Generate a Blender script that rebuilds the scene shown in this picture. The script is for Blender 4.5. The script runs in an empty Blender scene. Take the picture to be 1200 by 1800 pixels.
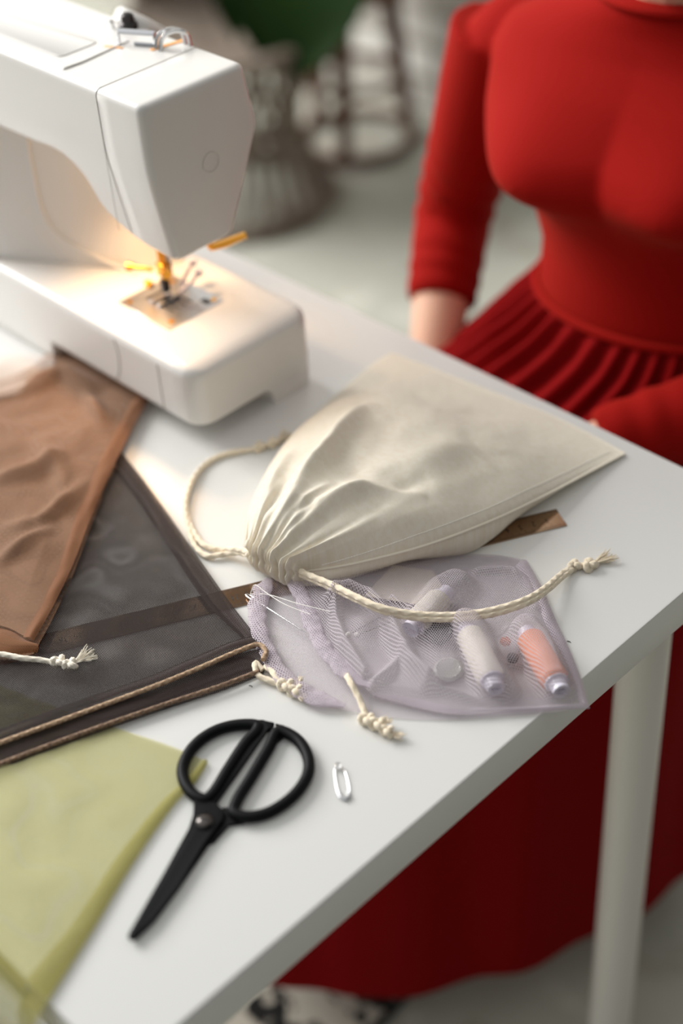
import bpy, bmesh, math, random
import numpy as np
from mathutils import Vector, Matrix, noise
from math import sin, cos, pi, radians, sqrt, exp, atan2

random.seed(7)
SC = bpy.context.scene
COL = SC.collection
CM = 0.01
TOP = 73.4            # table height above the floor, cm

def W(p):
    """table centimetres (z = 0 is the table top) -> metres"""
    return Vector((p[0]*CM, p[1]*CM, (p[2]+TOP)*CM))

# ------------------------------------------------------------------ camera
F_PX = 2650.0
PITCH, ROLL, YAW = 0.6828572504746342, -0.07837282691264072, 2.409487612234866
CAM = Vector((40.431266266136156, -78.14985236038478, 70.09395197364125))
fw = Vector((cos(YAW)*cos(PITCH), sin(YAW)*cos(PITCH), -sin(PITCH)))
rt = Vector((sin(YAW), -cos(YAW), 0))
up = rt.cross(fw)
R2 = rt*cos(ROLL) + up*sin(ROLL)
U2 = -rt*sin(ROLL) + up*cos(ROLL)
cam_data = bpy.data.cameras.new('camera')
cam = bpy.data.objects.new('camera', cam_data)
COL.objects.link(cam)
M = Matrix(((R2.x, U2.x, -fw.x), (R2.y, U2.y, -fw.y), (R2.z, U2.z, -fw.z))).to_4x4()
M.translation = W(CAM)
cam.matrix_world = M
cam_data.sensor_fit = 'VERTICAL'
cam_data.sensor_height = 36.0
cam_data.lens = F_PX/1800*36.0
cam_data.clip_start = 0.05
cam_data.dof.use_dof = True
cam_data.dof.focus_distance = 1.01
cam_data.dof.aperture_fstop = 2.1
SC.camera = cam

def at(u, v, z=0.0):
    """point of the horizontal plane z (table cm) that the photograph shows at (u, v)"""
    d = R2*((u-600)/F_PX) - U2*((v-900)/F_PX) + fw
    t = (z-CAM.z)/d.z
    return CAM + d*t

# ------------------------------------------------------------------ world and light
world = bpy.data.worlds.new('world')
SC.world = world
world.use_nodes = True
bg = world.node_tree.nodes['Background']
bg.inputs[0].default_value = (1.0, 1.0, 0.985, 1)
# the room beyond what is built: bright window side and ceiling, dim far side
_nt = world.node_tree
_tc = _nt.nodes.new('ShaderNodeTexCoord')
_dp = _nt.nodes.new('ShaderNodeVectorMath'); _dp.operation = 'DOT_PRODUCT'
_dp.inputs[1].default_value = (-0.60, -0.10, 0.79)
_mr = _nt.nodes.new('ShaderNodeMapRange'); _mr.interpolation_type = 'SMOOTHSTEP'
_mr.inputs['From Min'].default_value = -0.36; _mr.inputs['From Max'].default_value = 1.0
_mr.inputs['To Min'].default_value = 0.04; _mr.inputs['To Max'].default_value = 0.70
_nt.links.new(_tc.outputs['Generated'], _dp.inputs[0])
_nt.links.new(_dp.outputs['Value'], _mr.inputs['Value'])
_nt.links.new(_mr.outputs['Result'], bg.inputs[1])

def area_light(name, loc, target, sx, sy, power, color):
    l = bpy.data.lights.new(name, 'AREA')
    l.shape = 'RECTANGLE'; l.size = sx; l.size_y = sy
    l.energy = power; l.color = color
    o = bpy.data.objects.new(name, l)
    COL.objects.link(o)
    o.location = W(loc)
    o.rotation_euler = (W(target)-W(loc)).to_track_quat('-Z', 'Y').to_euler()
    return o
area_light('window_daylight', (-400, -80, 228), (-20, -5, 0), 2.6, 2.4, 265, (1.0, 0.985, 0.96))

SC.view_settings.view_transform = 'Standard'
SC.view_settings.look = 'None'
SC.view_settings.exposure = 0.16
SC.view_settings.gamma = 1.0
SC.view_settings.use_curve_mapping = False
SC.cycles.transparent_max_bounces = 24
SC.cycles.max_bounces = 8

# ------------------------------------------------------------------ materials
def lin(c):
    return tuple(((x/255)/12.92 if x/255 <= .04045 else ((x/255+.055)/1.055)**2.4) for x in c) + (1,)

def mat(name, rgb, rough=.5, metal=0.0, spec=.5, noise_amt=0.0, noise_scale=30, bump=0.0, bump_scale=200, rgb2=None, sheen=0, coat=0):
    m = bpy.data.materials.new(name)
    m.use_nodes = True
    nt = m.node_tree; b = nt.nodes['Principled BSDF']
    b.inputs['Base Color'].default_value = lin(rgb)
    b.inputs['Roughness'].default_value = rough
    b.inputs['Metallic'].default_value = metal
    b.inputs['Specular IOR Level'].default_value = spec
    if sheen: b.inputs['Sheen Weight'].default_value = sheen
    if coat:
        b.inputs['Coat Weight'].default_value = coat
        b.inputs['Coat Roughness'].default_value = .1
    tc = nt.nodes.new('ShaderNodeTexCoord')
    if noise_amt:
        n = nt.nodes.new('ShaderNodeTexNoise'); n.inputs['Scale'].default_value = noise_scale
        n.inputs['Detail'].default_value = 5
        nt.links.new(tc.outputs['Object'], n.inputs['Vector'])
        mx = nt.nodes.new('ShaderNodeMix'); mx.data_type = 'RGBA'
        mx.inputs['A'].default_value = lin(rgb)
        mx.inputs['B'].default_value = lin(rgb2 or tuple(x*.8 for x in rgb))
        mr = nt.nodes.new('ShaderNodeMapRange')
        mr.inputs['From Min'].default_value = .35; mr.inputs['From Max'].default_value = .65
        mr.inputs['To Max'].default_value = noise_amt
        nt.links.new(n.outputs['Fac'], mr.inputs['Value'])
        nt.links.new(mr.outputs['Result'], mx.inputs['Factor'])
        nt.links.new(mx.outputs['Result'], b.inputs['Base Color'])
    if bump:
        n = nt.nodes.new('ShaderNodeTexNoise'); n.inputs['Scale'].default_value = bump_scale
        n.inputs['Detail'].default_value = 4
        nt.links.new(tc.outputs['Object'], n.inputs['Vector'])
        bp = nt.nodes.new('ShaderNodeBump'); bp.inputs['Strength'].default_value = bump
        bp.inputs['Distance'].default_value = .002
        nt.links.new(n.outputs['Fac'], bp.inputs['Height'])
        nt.links.new(bp.outputs['Normal'], b.inputs['Normal'])
    return m

def mesh_fabric(name, rgb, pitch, thresh, transl=.25, rough=.75, soft=.25, rot=0.3):
    """knitted net: round holes on a hexagonal grid (UV in cm), see-through where the holes are"""
    m = bpy.data.materials.new(name); m.use_nodes = True
    nt = m.node_tree; nd = nt.nodes; ln = nt.links
    for n in list(nd): nd.remove(n)
    out = nd.new('ShaderNodeOutputMaterial')
    uv = nd.new('ShaderNodeUVMap')
    k = 2*pi/(pitch*sqrt(3)/2)
    cs = []
    for a in (0, 2*pi/3, 4*pi/3):
        d = nd.new('ShaderNodeVectorMath'); d.operation = 'DOT_PRODUCT'
        d.inputs[1].default_value = (k*cos(a+rot), k*sin(a+rot), 0)
        ln.new(uv.outputs['UV'], d.inputs[0])
        c = nd.new('ShaderNodeMath'); c.operation = 'COSINE'
        ln.new(d.outputs['Value'], c.inputs[0]); cs.append(c)
    s1 = nd.new('ShaderNodeMath'); s1.operation = 'ADD'
    ln.new(cs[0].outputs[0], s1.inputs[0]); ln.new(cs[1].outputs[0], s1.inputs[1])
    s2 = nd.new('ShaderNodeMath'); s2.operation = 'ADD'
    ln.new(s1.outputs[0], s2.inputs[0]); ln.new(cs[2].outputs[0], s2.inputs[1])
    mr = nd.new('ShaderNodeMapRange')
    mr.inputs['From Min'].default_value = thresh-soft; mr.inputs['From Max'].default_value = thresh+soft
    mr.inputs['To Min'].default_value = 1; mr.inputs['To Max'].default_value = 0
    ln.new(s2.outputs[0], mr.inputs['Value'])
    df = nd.new('ShaderNodeBsdfPrincipled')
    df.inputs['Base Color'].default_value = lin(rgb); df.inputs['Roughness'].default_value = rough
    df.inputs['Specular IOR Level'].default_value = .2
    df.inputs['Sheen Weight'].default_value = .2
    tl = nd.new('ShaderNodeBsdfTranslucent'); tl.inputs['Color'].default_value = lin(rgb)
    mx = nd.new('ShaderNodeMixShader'); mx.inputs[0].default_value = transl
    ln.new(df.outputs[0], mx.inputs[1]); ln.new(tl.outputs[0], mx.inputs[2])
    tr = nd.new('ShaderNodeBsdfTransparent')
    mm = nd.new('ShaderNodeMixShader')
    ln.new(mr.outputs['Result'], mm.inputs[0])
    ln.new(tr.outputs[0], mm.inputs[1]); ln.new(mx.outputs[0], mm.inputs[2])
    ln.new(mm.outputs[0], out.inputs['Surface'])
    return m

def woven(name, rgb, rgb2, scale=900, bump=.25, transl=.0):
    """plain-weave cotton with slubs"""
    m = mat(name, rgb, .85, spec=.15, sheen=.25)
    nt = m.node_tree; nd = nt.nodes; ln = nt.links; b = nd['Principled BSDF']
    uv = nd.new('ShaderNodeUVMap')
    ws = []
    for rotv in (0, pi/2):
        mp = nd.new('ShaderNodeMapping'); mp.inputs['Rotation'].default_value = (0, 0, rotv)
        mp.inputs['Scale'].default_value = (1, 1, 1)
        ln.new(uv.outputs['UV'], mp.inputs['Vector'])
        w = nd.new('ShaderNodeTexWave'); w.inputs['Scale'].default_value = scale/100
        w.inputs['Distortion'].default_value = 1.5; w.inputs['Detail'].default_value = 3
        ln.new(mp.outputs['Vector'], w.inputs['Vector']); ws.append(w)
    ad = nd.new('ShaderNodeMath'); ad.operation = 'ADD'
    ln.new(ws[0].outputs['Fac'], ad.inputs[0]); ln.new(ws[1].outputs['Fac'], ad.inputs[1])
    bp = nd.new('ShaderNodeBump'); bp.inputs['Strength'].default_value = bump; bp.inputs['Distance'].default_value = .0006
    ln.new(ad.outputs[0], bp.inputs['Height']); ln.new(bp.outputs['Normal'], b.inputs['Normal'])
    sp = nd.new('ShaderNodeTexNoise'); sp.inputs['Scale'].default_value = 2.2; sp.inputs['Detail'].default_value = 8
    sp.inputs['Roughness'].default_value = .75
    ln.new(uv.outputs['UV'], sp.inputs['Vector'])
    mx = nd.new('ShaderNodeMix'); mx.data_type = 'RGBA'
    mx.inputs['A'].default_value = lin(rgb); mx.inputs['B'].default_value = lin(rgb2)
    r = nd.new('ShaderNodeMapRange'); r.inputs['From Min'].default_value = .42; r.inputs['From Max'].default_value = .72
    ln.new(sp.outputs['Fac'], r.inputs['Value']); ln.new(r.outputs['Result'], mx.inputs['Factor'])
    ln.new(mx.outputs['Result'], b.inputs['Base Color'])
    if transl:
        out = nd['Material Output']
        t = nd.new('ShaderNodeBsdfTranslucent'); t.inputs['Color'].default_value = lin(rgb)
        ms = nd.new('ShaderNodeMixShader'); ms.inputs[0].default_value = transl
        ln.new(b.outputs[0], ms.inputs[1]); ln.new(t.outputs[0], ms.inputs[2]); ln.new(ms.outputs[0], out.inputs['Surface'])
    return m

M_table = mat('white laminate', (227, 227, 224), .32, spec=.45)
M_edge = mat('white edge band', (226, 223, 218), .5, spec=.3)
M_legw = mat('white painted steel', (226, 223, 216), .4)
M_wplast = mat('white machine plastic', (230, 228, 224), .28, spec=.5)
M_seam = mat('shadow gap grey', (150, 146, 140), .6)
M_chrome = mat('chrome', (205, 205, 205), .16, metal=1)
M_steel = mat('brushed steel', (190, 192, 196), .3, metal=1)
M_darkmetal = mat('dark metal', (60, 58, 58), .35, metal=1)
M_brass_lamptint = mat('brass and lamp-tinted metal', (235, 170, 70), .28, metal=1)  # on the foot lifter this yellow is lamp light put into the colour
M_slotglow = mat('painted lamp glow', (250, 180, 110), .4)  # lamp light leaking through the top slots, painted as an orange colour
M_black = mat('black coated steel', (9, 10, 13), .5, spec=.13, bump=.03, bump_scale=900)
M_cotton = woven('unbleached cotton', (246, 239, 224), (236, 225, 202), 900, .3, .12)
M_cottonin = M_cotton
M_cord = mat('cotton cord', (236, 224, 202), .9, spec=.1, noise_amt=.5, noise_scale=400, rgb2=(218, 201, 172), sheen=.3)
M_cordw = mat('white cotton cord', (240, 234, 220), .9, spec=.1, noise_amt=.4, noise_scale=400, rgb2=(222, 210, 188), sheen=.3)
M_lav = mesh_fabric('lavender net', (206, 197, 204), .16, -.55, .3)
M_lavhem = mesh_fabric('lavender net hem', (210, 200, 209), .16, .35, .3)
M_dark = mesh_fabric('dark brown net', (44, 33, 30), .125, -.4, .15, rot=.55)
M_darkhem = mesh_fabric('dark brown net hem', (48, 34, 30), .125, 1.2, .1, rot=.55)
M_darkcov = mesh_fabric('dark brown net over cord', (66, 46, 38), .11, -.7, .1, rot=.2)
M_green = mesh_fabric('olive green net', (206, 203, 152), .13, -.6, .3, rot=.5)
M_greenhem = mesh_fabric('olive green net hem', (158, 152, 84), .13, .5, .3, rot=.5)
M_brown = mesh_fabric('tan brown net', (160, 123, 97), .105, .35, .2, rot=.75)
M_brownhem = mesh_fabric('tan brown net hem', (140, 94, 62), .105, 1.4, .2, rot=.75)
M_sheer = mesh_fabric('pale sheer net', (246, 233, 223), .11, -.1, .3)
M_red = mat('red jersey', (148, 15, 11), .85, spec=.08, sheen=.12, bump=.12, bump_scale=500)
M_red.node_tree.nodes['Principled BSDF'].inputs['Sheen Tint'].default_value = (1, .2, .1, 1)
M_redskirt = mat('red skirt cotton', (128, 7, 10), .88, spec=.08, bump=.1, bump_scale=400)
M_skin = mat('skin', (236, 190, 163), .5, spec=.35, noise_amt=.25, noise_scale=25, rgb2=(224, 166, 140))
M_skin.node_tree.nodes['Principled BSDF'].inputs['Subsurface Weight'].default_value = .15
M_skin.node_tree.nodes['Principled BSDF'].inputs['Subsurface Radius'].default_value = (.01, .004, .002)
M_hair = mat('brown hair', (70, 44, 30), .5)
M_eyew = mat('eye white', (235, 232, 228), .2)
M_iris = mat('iris', (70, 52, 40), .2)
M_lip = mat('lips', (176, 92, 84), .45)
M_leaf = mat('dark green leaf', (22, 48, 8), .7, spec=.12, noise_amt=.5, noise_scale=9, rgb2=(12, 30, 5))
M_stem = mat('green stem', (50, 66, 30), .6)
M_rattan = mat('grey brown rattan', (142, 130, 118), .8, noise_amt=.9, noise_scale=7, rgb2=(96, 82, 70))
M_wood = mat('brown wood', (104, 66, 44), .6, noise_amt=.6, noise_scale=12, rgb2=(72, 46, 32))
M_soil = mat('soil', (50, 38, 30), .95)
M_pot = mat('clay pot', (150, 126, 108), .8)
M_peach = mat('peach thread', (238, 152, 112), .8, bump=.4, bump_scale=900)
M_white_thread = mat('off white thread', (232, 226, 212), .8, bump=.4, bump_scale=900)
M_spool = mat('translucent white plastic', (226, 222, 236), .3)
M_pearl = mat('pearl head', (240, 236, 232), .15)
M_btn_black = mat('black button plastic', (18, 17, 18), .2)
M_btn_clear = mat('clear grey button plastic', (190, 190, 186), .2)
M_bead = mat('orange bead', (196, 104, 52), .3)
M_card = mat('cream card', (226, 216, 202), .8)
M_thread = mat('white thread', (245, 242, 236), .7)
M_ink = mat('ruler ink', (18, 15, 13), .5)

# wall, floor, rug --------------------------------------------------
def brick_mat():
    m = mat('white painted brick', (206, 203, 196), .8)
    nt = m.node_tree; nd = nt.nodes; ln = nt.links; b = nd['Principled BSDF']
    tc = nd.new('ShaderNodeTexCoord')
    mp = nd.new('ShaderNodeMapping'); mp.inputs['Rotation'].default_value = (radians(90), 0, 0)
    ln.new(tc.outputs['Object'], mp.inputs['Vector'])
    br = nd.new('ShaderNodeTexBrick')
    br.inputs['Color1'].default_value = lin((214, 212, 206)); br.inputs['Color2'].default_value = lin((178, 174, 166))
    br.inputs['Mortar'].default_value = lin((142, 136, 127)); br.inputs['Scale'].default_value = 1
    br.inputs['Brick Width'].default_value = .25; br.inputs['Row Height'].default_value = .08
    br.inputs['Mortar Size'].default_value = .009
    ln.new(mp.outputs['Vector'], br.inputs['Vector'])
    ln.new(br.outputs['Color'], b.inputs['Base Color'])
    bp = nd.new('ShaderNodeBump'); bp.inputs['Strength'].default_value = .6; bp.inputs['Distance'].default_value = .01
    iv = nd.new('ShaderNodeMath'); iv.operation = 'SUBTRACT'; iv.inputs[0].default_value = 1
    ln.new(br.outputs['Fac'], iv.inputs[1]); ln.new(iv.outputs[0], bp.inputs['Height'])
    ln.new(bp.outputs['Normal'], b.inputs['Normal'])
    return m

def floor_mat():
    m = mat('worn pale concrete', (178, 178, 166), .55)
    nt = m.node_tree; nd = nt.nodes; ln = nt.links; b = nd['Principled BSDF']
    tc = nd.new('ShaderNodeTexCoord')
    cur = None
    for sc_, lo, hi, c, seed in ((2.3, .5, .72, (150, 152, 142), 0), (4.5, .56, .70, (136, 116, 102), 3), (9, .6, .75, (204, 202, 192), 8)):
        n = nd.new('ShaderNodeTexNoise'); n.inputs['Scale'].default_value = sc_; n.inputs['Detail'].default_value = 6
        mp = nd.new('ShaderNodeMapping'); mp.inputs['Location'].default_value = (seed, seed*2, 0)
        ln.new(tc.outputs['Object'], mp.inputs['Vector']); ln.new(mp.outputs['Vector'], n.inputs['Vector'])
        r = nd.new('ShaderNodeMapRange'); r.inputs['From Min'].default_value = lo; r.inputs['From Max'].default_value = hi
        ln.new(n.outputs['Fac'], r.inputs['Value'])
        mx = nd.new('ShaderNodeMix'); mx.data_type = 'RGBA'
        if cur is None: mx.inputs['A'].default_value = lin((178, 178, 166))
        else: ln.new(cur, mx.inputs['A'])
        mx.inputs['B'].default_value = lin(c)
        ln.new(r.outputs['Result'], mx.inputs['Factor']); cur = mx.outputs['Result']
    ln.new(cur, b.inputs['Base Color'])
    return m

def rug_mat():
    m = mat('rug with black script marks', (206, 198, 184), .95)
    nt = m.node_tree; nd = nt.nodes; ln = nt.links; b = nd['Principled BSDF']
    tc = nd.new('ShaderNodeTexCoord')
    mp = nd.new('ShaderNodeMapping'); mp.inputs['Scale'].default_value = (26, 20, 1)
    ln.new(tc.outputs['Object'], mp.inputs['Vector'])
    n = nd.new('ShaderNodeTexNoise'); n.inputs['Scale'].default_value = 1.0; n.inputs['Detail'].default_value = 2
    n.inputs['Distortion'].default_value = 1.6
    ln.new(mp.outputs['Vector'], n.inputs['Vector'])
    r = nd.new('ShaderNodeMapRange'); r.inputs['From Min'].default_value = .47; r.inputs['From Max'].default_value = .52
    ln.new(n.outputs['Fac'], r.inputs['Value'])
    w = nd.new('ShaderNodeTexWave'); w.inputs['Scale'].default_value = 4.2; w.bands_direction = 'Y'
    ln.new(tc.outputs['Object'], w.inputs['Vector'])
    r2 = nd.new('ShaderNodeMapRange'); r2.inputs['From Min'].default_value = .25; r2.inputs['From Max'].default_value = .4
    ln.new(w.outputs['Fac'], r2.inputs['Value'])
    mu = nd.new('ShaderNodeMath'); mu.operation = 'MULTIPLY'
    ln.new(r.outputs['Result'], mu.inputs[0]); ln.new(r2.outputs['Result'], mu.inputs[1])
    mx = nd.new('ShaderNodeMix'); mx.data_type = 'RGBA'
    mx.inputs['A'].default_value = lin((206, 198, 184)); mx.inputs['B'].default_value = lin((28, 26, 25))
    ln.new(mu.outputs[0], mx.inputs['Factor']); ln.new(mx.outputs['Result'], b.inputs['Base Color'])
    return m

def ruler_mat():
    """steel ruler: warm brushed face"""
    return mat('dark steel', (172, 144, 120), .13, metal=1, noise_amt=.3, noise_scale=60, rgb2=(150, 126, 106))
M_ruler = ruler_mat()

# ------------------------------------------------------------------ object helpers
ORI = {}
def props(o, label=None, cat=None, group=None, kind=None):
    if label: o['label'] = label
    if cat: o['category'] = cat
    if group: o['group'] = group
    if kind: o['kind'] = kind
    return o

def thing(name, loc, label, cat, group=None):
    o = bpy.data.objects.new(name, None); COL.objects.link(o)
    o.empty_display_size = .02
    o.location = W(loc); ORI[o] = Vector(loc)
    return props(o, label, cat, group)

def obj(name, bm, m, parent=None, loc=None, smooth=40, **kw):
    """links a bmesh given in table cm as ONE mesh object (origin: parent's origin, or loc)"""
    me = bpy.data.meshes.new(name)
    org = ORI[parent] if parent is not None else Vector(loc if loc else (0, 0, 0))
    for v in bm.verts: v.co = (v.co-org)*CM
    bmesh.ops.recalc_face_normals(bm, faces=bm.faces)
    bm.to_mesh(me); bm.free()
    for p in me.polygons: p.use_smooth = bool(smooth)
    if smooth and smooth < 180: me.set_sharp_from_angle(angle=radians(smooth))
    me.materials.append(m)
    o = bpy.data.objects.new(name, me); COL.objects.link(o)
    ORI[o] = org
    if parent is not None: o.parent = parent
    else: o.location = W(org)
    props(o, **kw)
    return o

def copy_tree(o, parent=None):
    c = o.copy(); COL.objects.link(c)
    if parent is not None: c.parent = parent
    for ch in list(o.children): copy_tree(ch, c)
    return c

def box(bm, c, s, bev=0, seg=3, rz=0):
    r = bmesh.ops.create_cube(bm, size=1, matrix=Matrix.Translation(Vector(c)) @ Matrix.Rotation(rz, 4, 'Z') @ Matrix.Diagonal((s[0], s[1], s[2], 1)))
    if bev:
        es = list({e for v in r['verts'] for e in v.link_edges})
        bmesh.ops.bevel(bm, geom=es, offset=bev, segments=seg, profile=.5, affect='EDGES')
    return bm

def B(c, s, bev=0, seg=3, rz=0):
    return box(bmesh.new(), c, s, bev, seg, rz)

def catmull(pts, n, closed=False):
    P = [np.array(p, float) for p in pts]
    if len(P) == 2 and not closed:
        return [tuple(P[0]+(P[1]-P[0])*i/(n-1)) for i in range(n)]
    fine = []
    N = len(P); segs = N if closed else N-1
    for i in range(segs):
        if closed: a, b, c, d = P[(i-1) % N], P[i], P[(i+1) % N], P[(i+2) % N]
        else:
            b, c = P[i], P[i+1]
            a = P[i-1] if i else 2*b-c
            d = P[i+2] if i+2 < N else 2*c-b
        t1 = max(np.linalg.norm(b-a), 1e-6)**.5; t2 = max(np.linalg.norm(c-b), 1e-6)**.5; t3 = max(np.linalg.norm(d-c), 1e-6)**.5
        m1 = (c-b) + t2*((b-a)/t1-(c-a)/(t1+t2)) ; m2 = (c-b) + t2*((d-c)/t3-(d-b)/(t2+t3))
        for k in range(24):
            t = k/24
            fine.append((2*t**3-3*t**2+1)*b+(t**3-2*t**2+t)*m1+(-2*t**3+3*t**2)*c+(t**3-t**2)*m2)
    fine.append(P[0] if closed else P[-1])
    fine = np.array(fine)
    L = np.concatenate([[0], np.cumsum(np.linalg.norm(np.diff(fine, axis=0), axis=1))])
    ts = np.linspace(0, L[-1], n+1 if closed else n)
    if closed: ts = ts[:-1]
    return [tuple(np.interp(t, L, fine[:, k]) for k in range(fine.shape[1])) for t in ts]

def frames(path, closed=False):
    P = [Vector(p) for p in path]; n = len(P); out = []
    prev = None
    for i in range(n):
        a = P[i-1] if (i or closed) else P[i]; b = P[(i+1) % n] if (i < n-1 or closed) else P[i]
        t = (b-a).normalized() if (b-a).length > 1e-9 else Vector((1, 0, 0))
        if prev is None:
            s = Vector((0, 0, 1)) if abs(t.z) < .9 else Vector((1, 0, 0))
        else: s = prev
        nrm = (s-t*s.dot(t))
        nrm = nrm.normalized() if nrm.length > 1e-6 else t.orthogonal().normalized()
        prev = nrm
        out.append((P[i], t, nrm, t.cross(nrm)))
    return out

def tube(bm, path, r, n=10, closed=False, sq=(1, 1), fn=None, cap=True):
    """sq: (scale along the normal (z first), scale sideways); fn(i, theta) scales the radius"""
    rings = []
    N = len(path)
    for i, (p, t, a, b) in enumerate(frames(path, closed)):
        rr = r[i] if hasattr(r, '__len__') else r
        ring = []
        for k in range(n):
            th = 2*pi*k/n
            q = rr*(fn(i, th) if fn else 1)
            ring.append(bm.verts.new(p+a*(cos(th)*q*sq[0])+b*(sin(th)*q*sq[1])))
        rings.append(ring)
    for i in range(N if closed else N-1):
        A, Bq = rings[i], rings[(i+1) % N]
        for k in range(n):
            bm.faces.new((A[k], A[(k+1) % n], Bq[(k+1) % n], Bq[k]))
    if cap and not closed:
        bm.faces.new(rings[0][::-1]); bm.faces.new(rings[-1])
    return bm

def loft(bm, rings, close=True, cap=(True, True), uvs=None):
    V = [[bm.verts.new(p) for p in ring] for ring in rings]
    n = len(V[0])
    for i in range(len(V)-1):
        for k in range(n if close else n-1):
            bm.faces.new((V[i][k], V[i][(k+1) % n], V[i+1][(k+1) % n], V[i+1][k]))
    if close and cap[0]: bm.faces.new(V[0][::-1])
    if close and cap[1]: bm.faces.new(V[-1])
    return bm

def lathe(bm, prof, origin, axis=(0, 0, 1), n=24):
    """prof: (radius, height along the axis)"""
    ax = Vector(axis).normalized(); a = ax.orthogonal().normalized(); b = ax.cross(a); o = Vector(origin)
    rings = [[o+ax*h+(a*cos(2*pi*k/n)+b*sin(2*pi*k/n))*max(r, 1e-4) for k in range(n)] for r, h in prof]
    return loft(bm, rings)

def prism(bm, poly, z0, z1, bev=0, seg=2):
    lo = [bm.verts.new((x, y, z0)) for x, y in poly]; hi = [bm.verts.new((x, y, z1)) for x, y in poly]
    n = len(poly)
    f1 = bm.faces.new(lo[::-1]); f2 = bm.faces.new(hi)
    for k in range(n): bm.faces.new((lo[k], lo[(k+1) % n], hi[(k+1) % n], hi[k]))
    if bev:
        bmesh.ops.bevel(bm, geom=list(f2.edges), offset=bev, segments=seg, profile=.5, affect='EDGES')
    return bm

def seg_len(a, b): return (Vector(a)-Vector(b)).length

def px(pts, z=0.0):
    """photo points (u, v[, z]) -> points at that height above the table top"""
    return [tuple(at(p[0], p[1], p[2] if len(p) > 2 else z)) for p in pts]

def ridge(x, y, poly, H, wd, p=2.0, t0=0.0, t1=0.0):
    """height of a fold running along a polyline (table cm); t0, t1: height factor at its ends"""
    best = 1e9; bt = 0; L = 0; acc = 0
    lens = [sqrt((poly[i+1][0]-poly[i][0])**2+(poly[i+1][1]-poly[i][1])**2) for i in range(len(poly)-1)]
    tot = sum(lens)
    for i in range(len(poly)-1):
        ax, ay = poly[i][:2]; bx, by = poly[i+1][:2]
        l2 = lens[i]**2+1e-9
        t = max(0, min(1, ((x-ax)*(bx-ax)+(y-ay)*(by-ay))/l2))
        d = sqrt((x-ax-t*(bx-ax))**2+(y-ay-t*(by-ay))**2)
        if d < best: best = d; bt = (acc+t*lens[i])/tot
        acc += lens[i]
    if best > wd*3: return 0.0
    e = sin(pi*min(1, max(0, bt)))**.9 if (t0 == 0 and t1 == 0) else 1
    if t0 or t1: e = t0+(t1-t0)*bt
    return H*e*exp(-(best/wd)**p)

def patch(bm, c0, c1, d0, d1, nu, nv, disp=None, uvo=(0, 0)):
    """Coons patch: c0 (v=0) and c1 (v=1) run along u, d0 (u=0) and d1 (u=1) run along v; UV in cm"""
    C0, C1 = catmull(c0, nu+1), catmull(c1, nu+1)
    D0, D1 = catmull(d0, nv+1), catmull(d1, nv+1)
    C0, C1, D0, D1 = map(np.array, (C0, C1, D0, D1))
    uvl = bm.loops.layers.uv.verify()
    V = []; UVc = {}
    for i in range(nu+1):
        u = i/nu; row = []
        for j in range(nv+1):
            v = j/nv
            p = (1-v)*C0[i]+v*C1[i]+(1-u)*D0[j]+u*D1[j]-((1-u)*(1-v)*C0[0]+u*(1-v)*C0[-1]+(1-u)*v*C1[0]+u*v*C1[-1])
            q = p.copy()
            if disp is not None: q = np.array(disp(u, v, p))
            vt = bm.verts.new(q); row.append(vt)
            UVc[vt] = (p[0]+uvo[0], p[1]+uvo[1])
        V.append(row)
    for i in range(nu):
        for j in range(nv):
            f = bm.faces.new((V[i][j], V[i+1][j], V[i+1][j+1], V[i][j+1]))
            for l in f.loops: l[uvl].uv = UVc[l.vert]
    return V

def nz(x, y, s, seed=0):
    return noise.noise(Vector((x*s, y*s, seed*7.31)))

def braid(bm, path, r, n=12, seed=0):
    """soft braided cord"""
    L = [0]
    for i in range(1, len(path)): L.append(L[-1]+seg_len(path[i], path[i-1]))
    step = .09
    m = max(8, int(L[-1]/step))
    P = catmull(path, m)
    k = 2*pi/(r*4.2)
    def fn(i, th):
        s = i*L[-1]/m
        return .97+.2*abs(cos(1.5*th+k*s*.5))-.15*abs(cos(1.5*th-k*s*.5))
    return tube(bm, P, r, n, fn=fn)

def knot(bm, c, d, size, r, seed=0):
    """overhand knot: a pulled-tight trefoil of cord"""
    ax = Vector(d).normalized(); a = Vector((0, 0, 1)); b = ax.cross(a)
    k = size*.22
    pts = []
    for i in range(48):
        t = 2*pi*i/48+seed
        pts.append(tuple(Vector(c)+ax*(k*1.0*(sin(t)+1.5*sin(2*t)))+b*(k*.8*(cos(t)-1.5*cos(2*t)))+a*(k*1.1*-sin(3*t)+.04)))
    return tube(bm, pts, r*.85, 8, closed=True, fn=lambda i, th: 1+.1*sin(i*2.1+3*th))

def fray(bm, c, d, length, spread, n=26, seed=0, r=.035):
    rng = random.Random(seed)
    ax = Vector(d).normalized(); b = ax.cross(Vector((0, 0, 1)))
    for i in range(n):
        s = rng.uniform(-1, 1)*spread; h = rng.uniform(-.15, .55)*spread
        ln = length*rng.uniform(.6, 1.1)
        pts = []
        for k in range(7):
            t = k/6
            z = max(.04, c[2]+h*t*1.0+.05*sin(t*5+i))
            q = Vector(c)+ax*(ln*t)+b*(s*t**1.2+.08*sin(t*6+i))
            pts.append((q.x, q.y, z))
        tube(bm, pts, [r*(1-.4*k/6) for k in range(7)], 5)
    return bm

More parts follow.
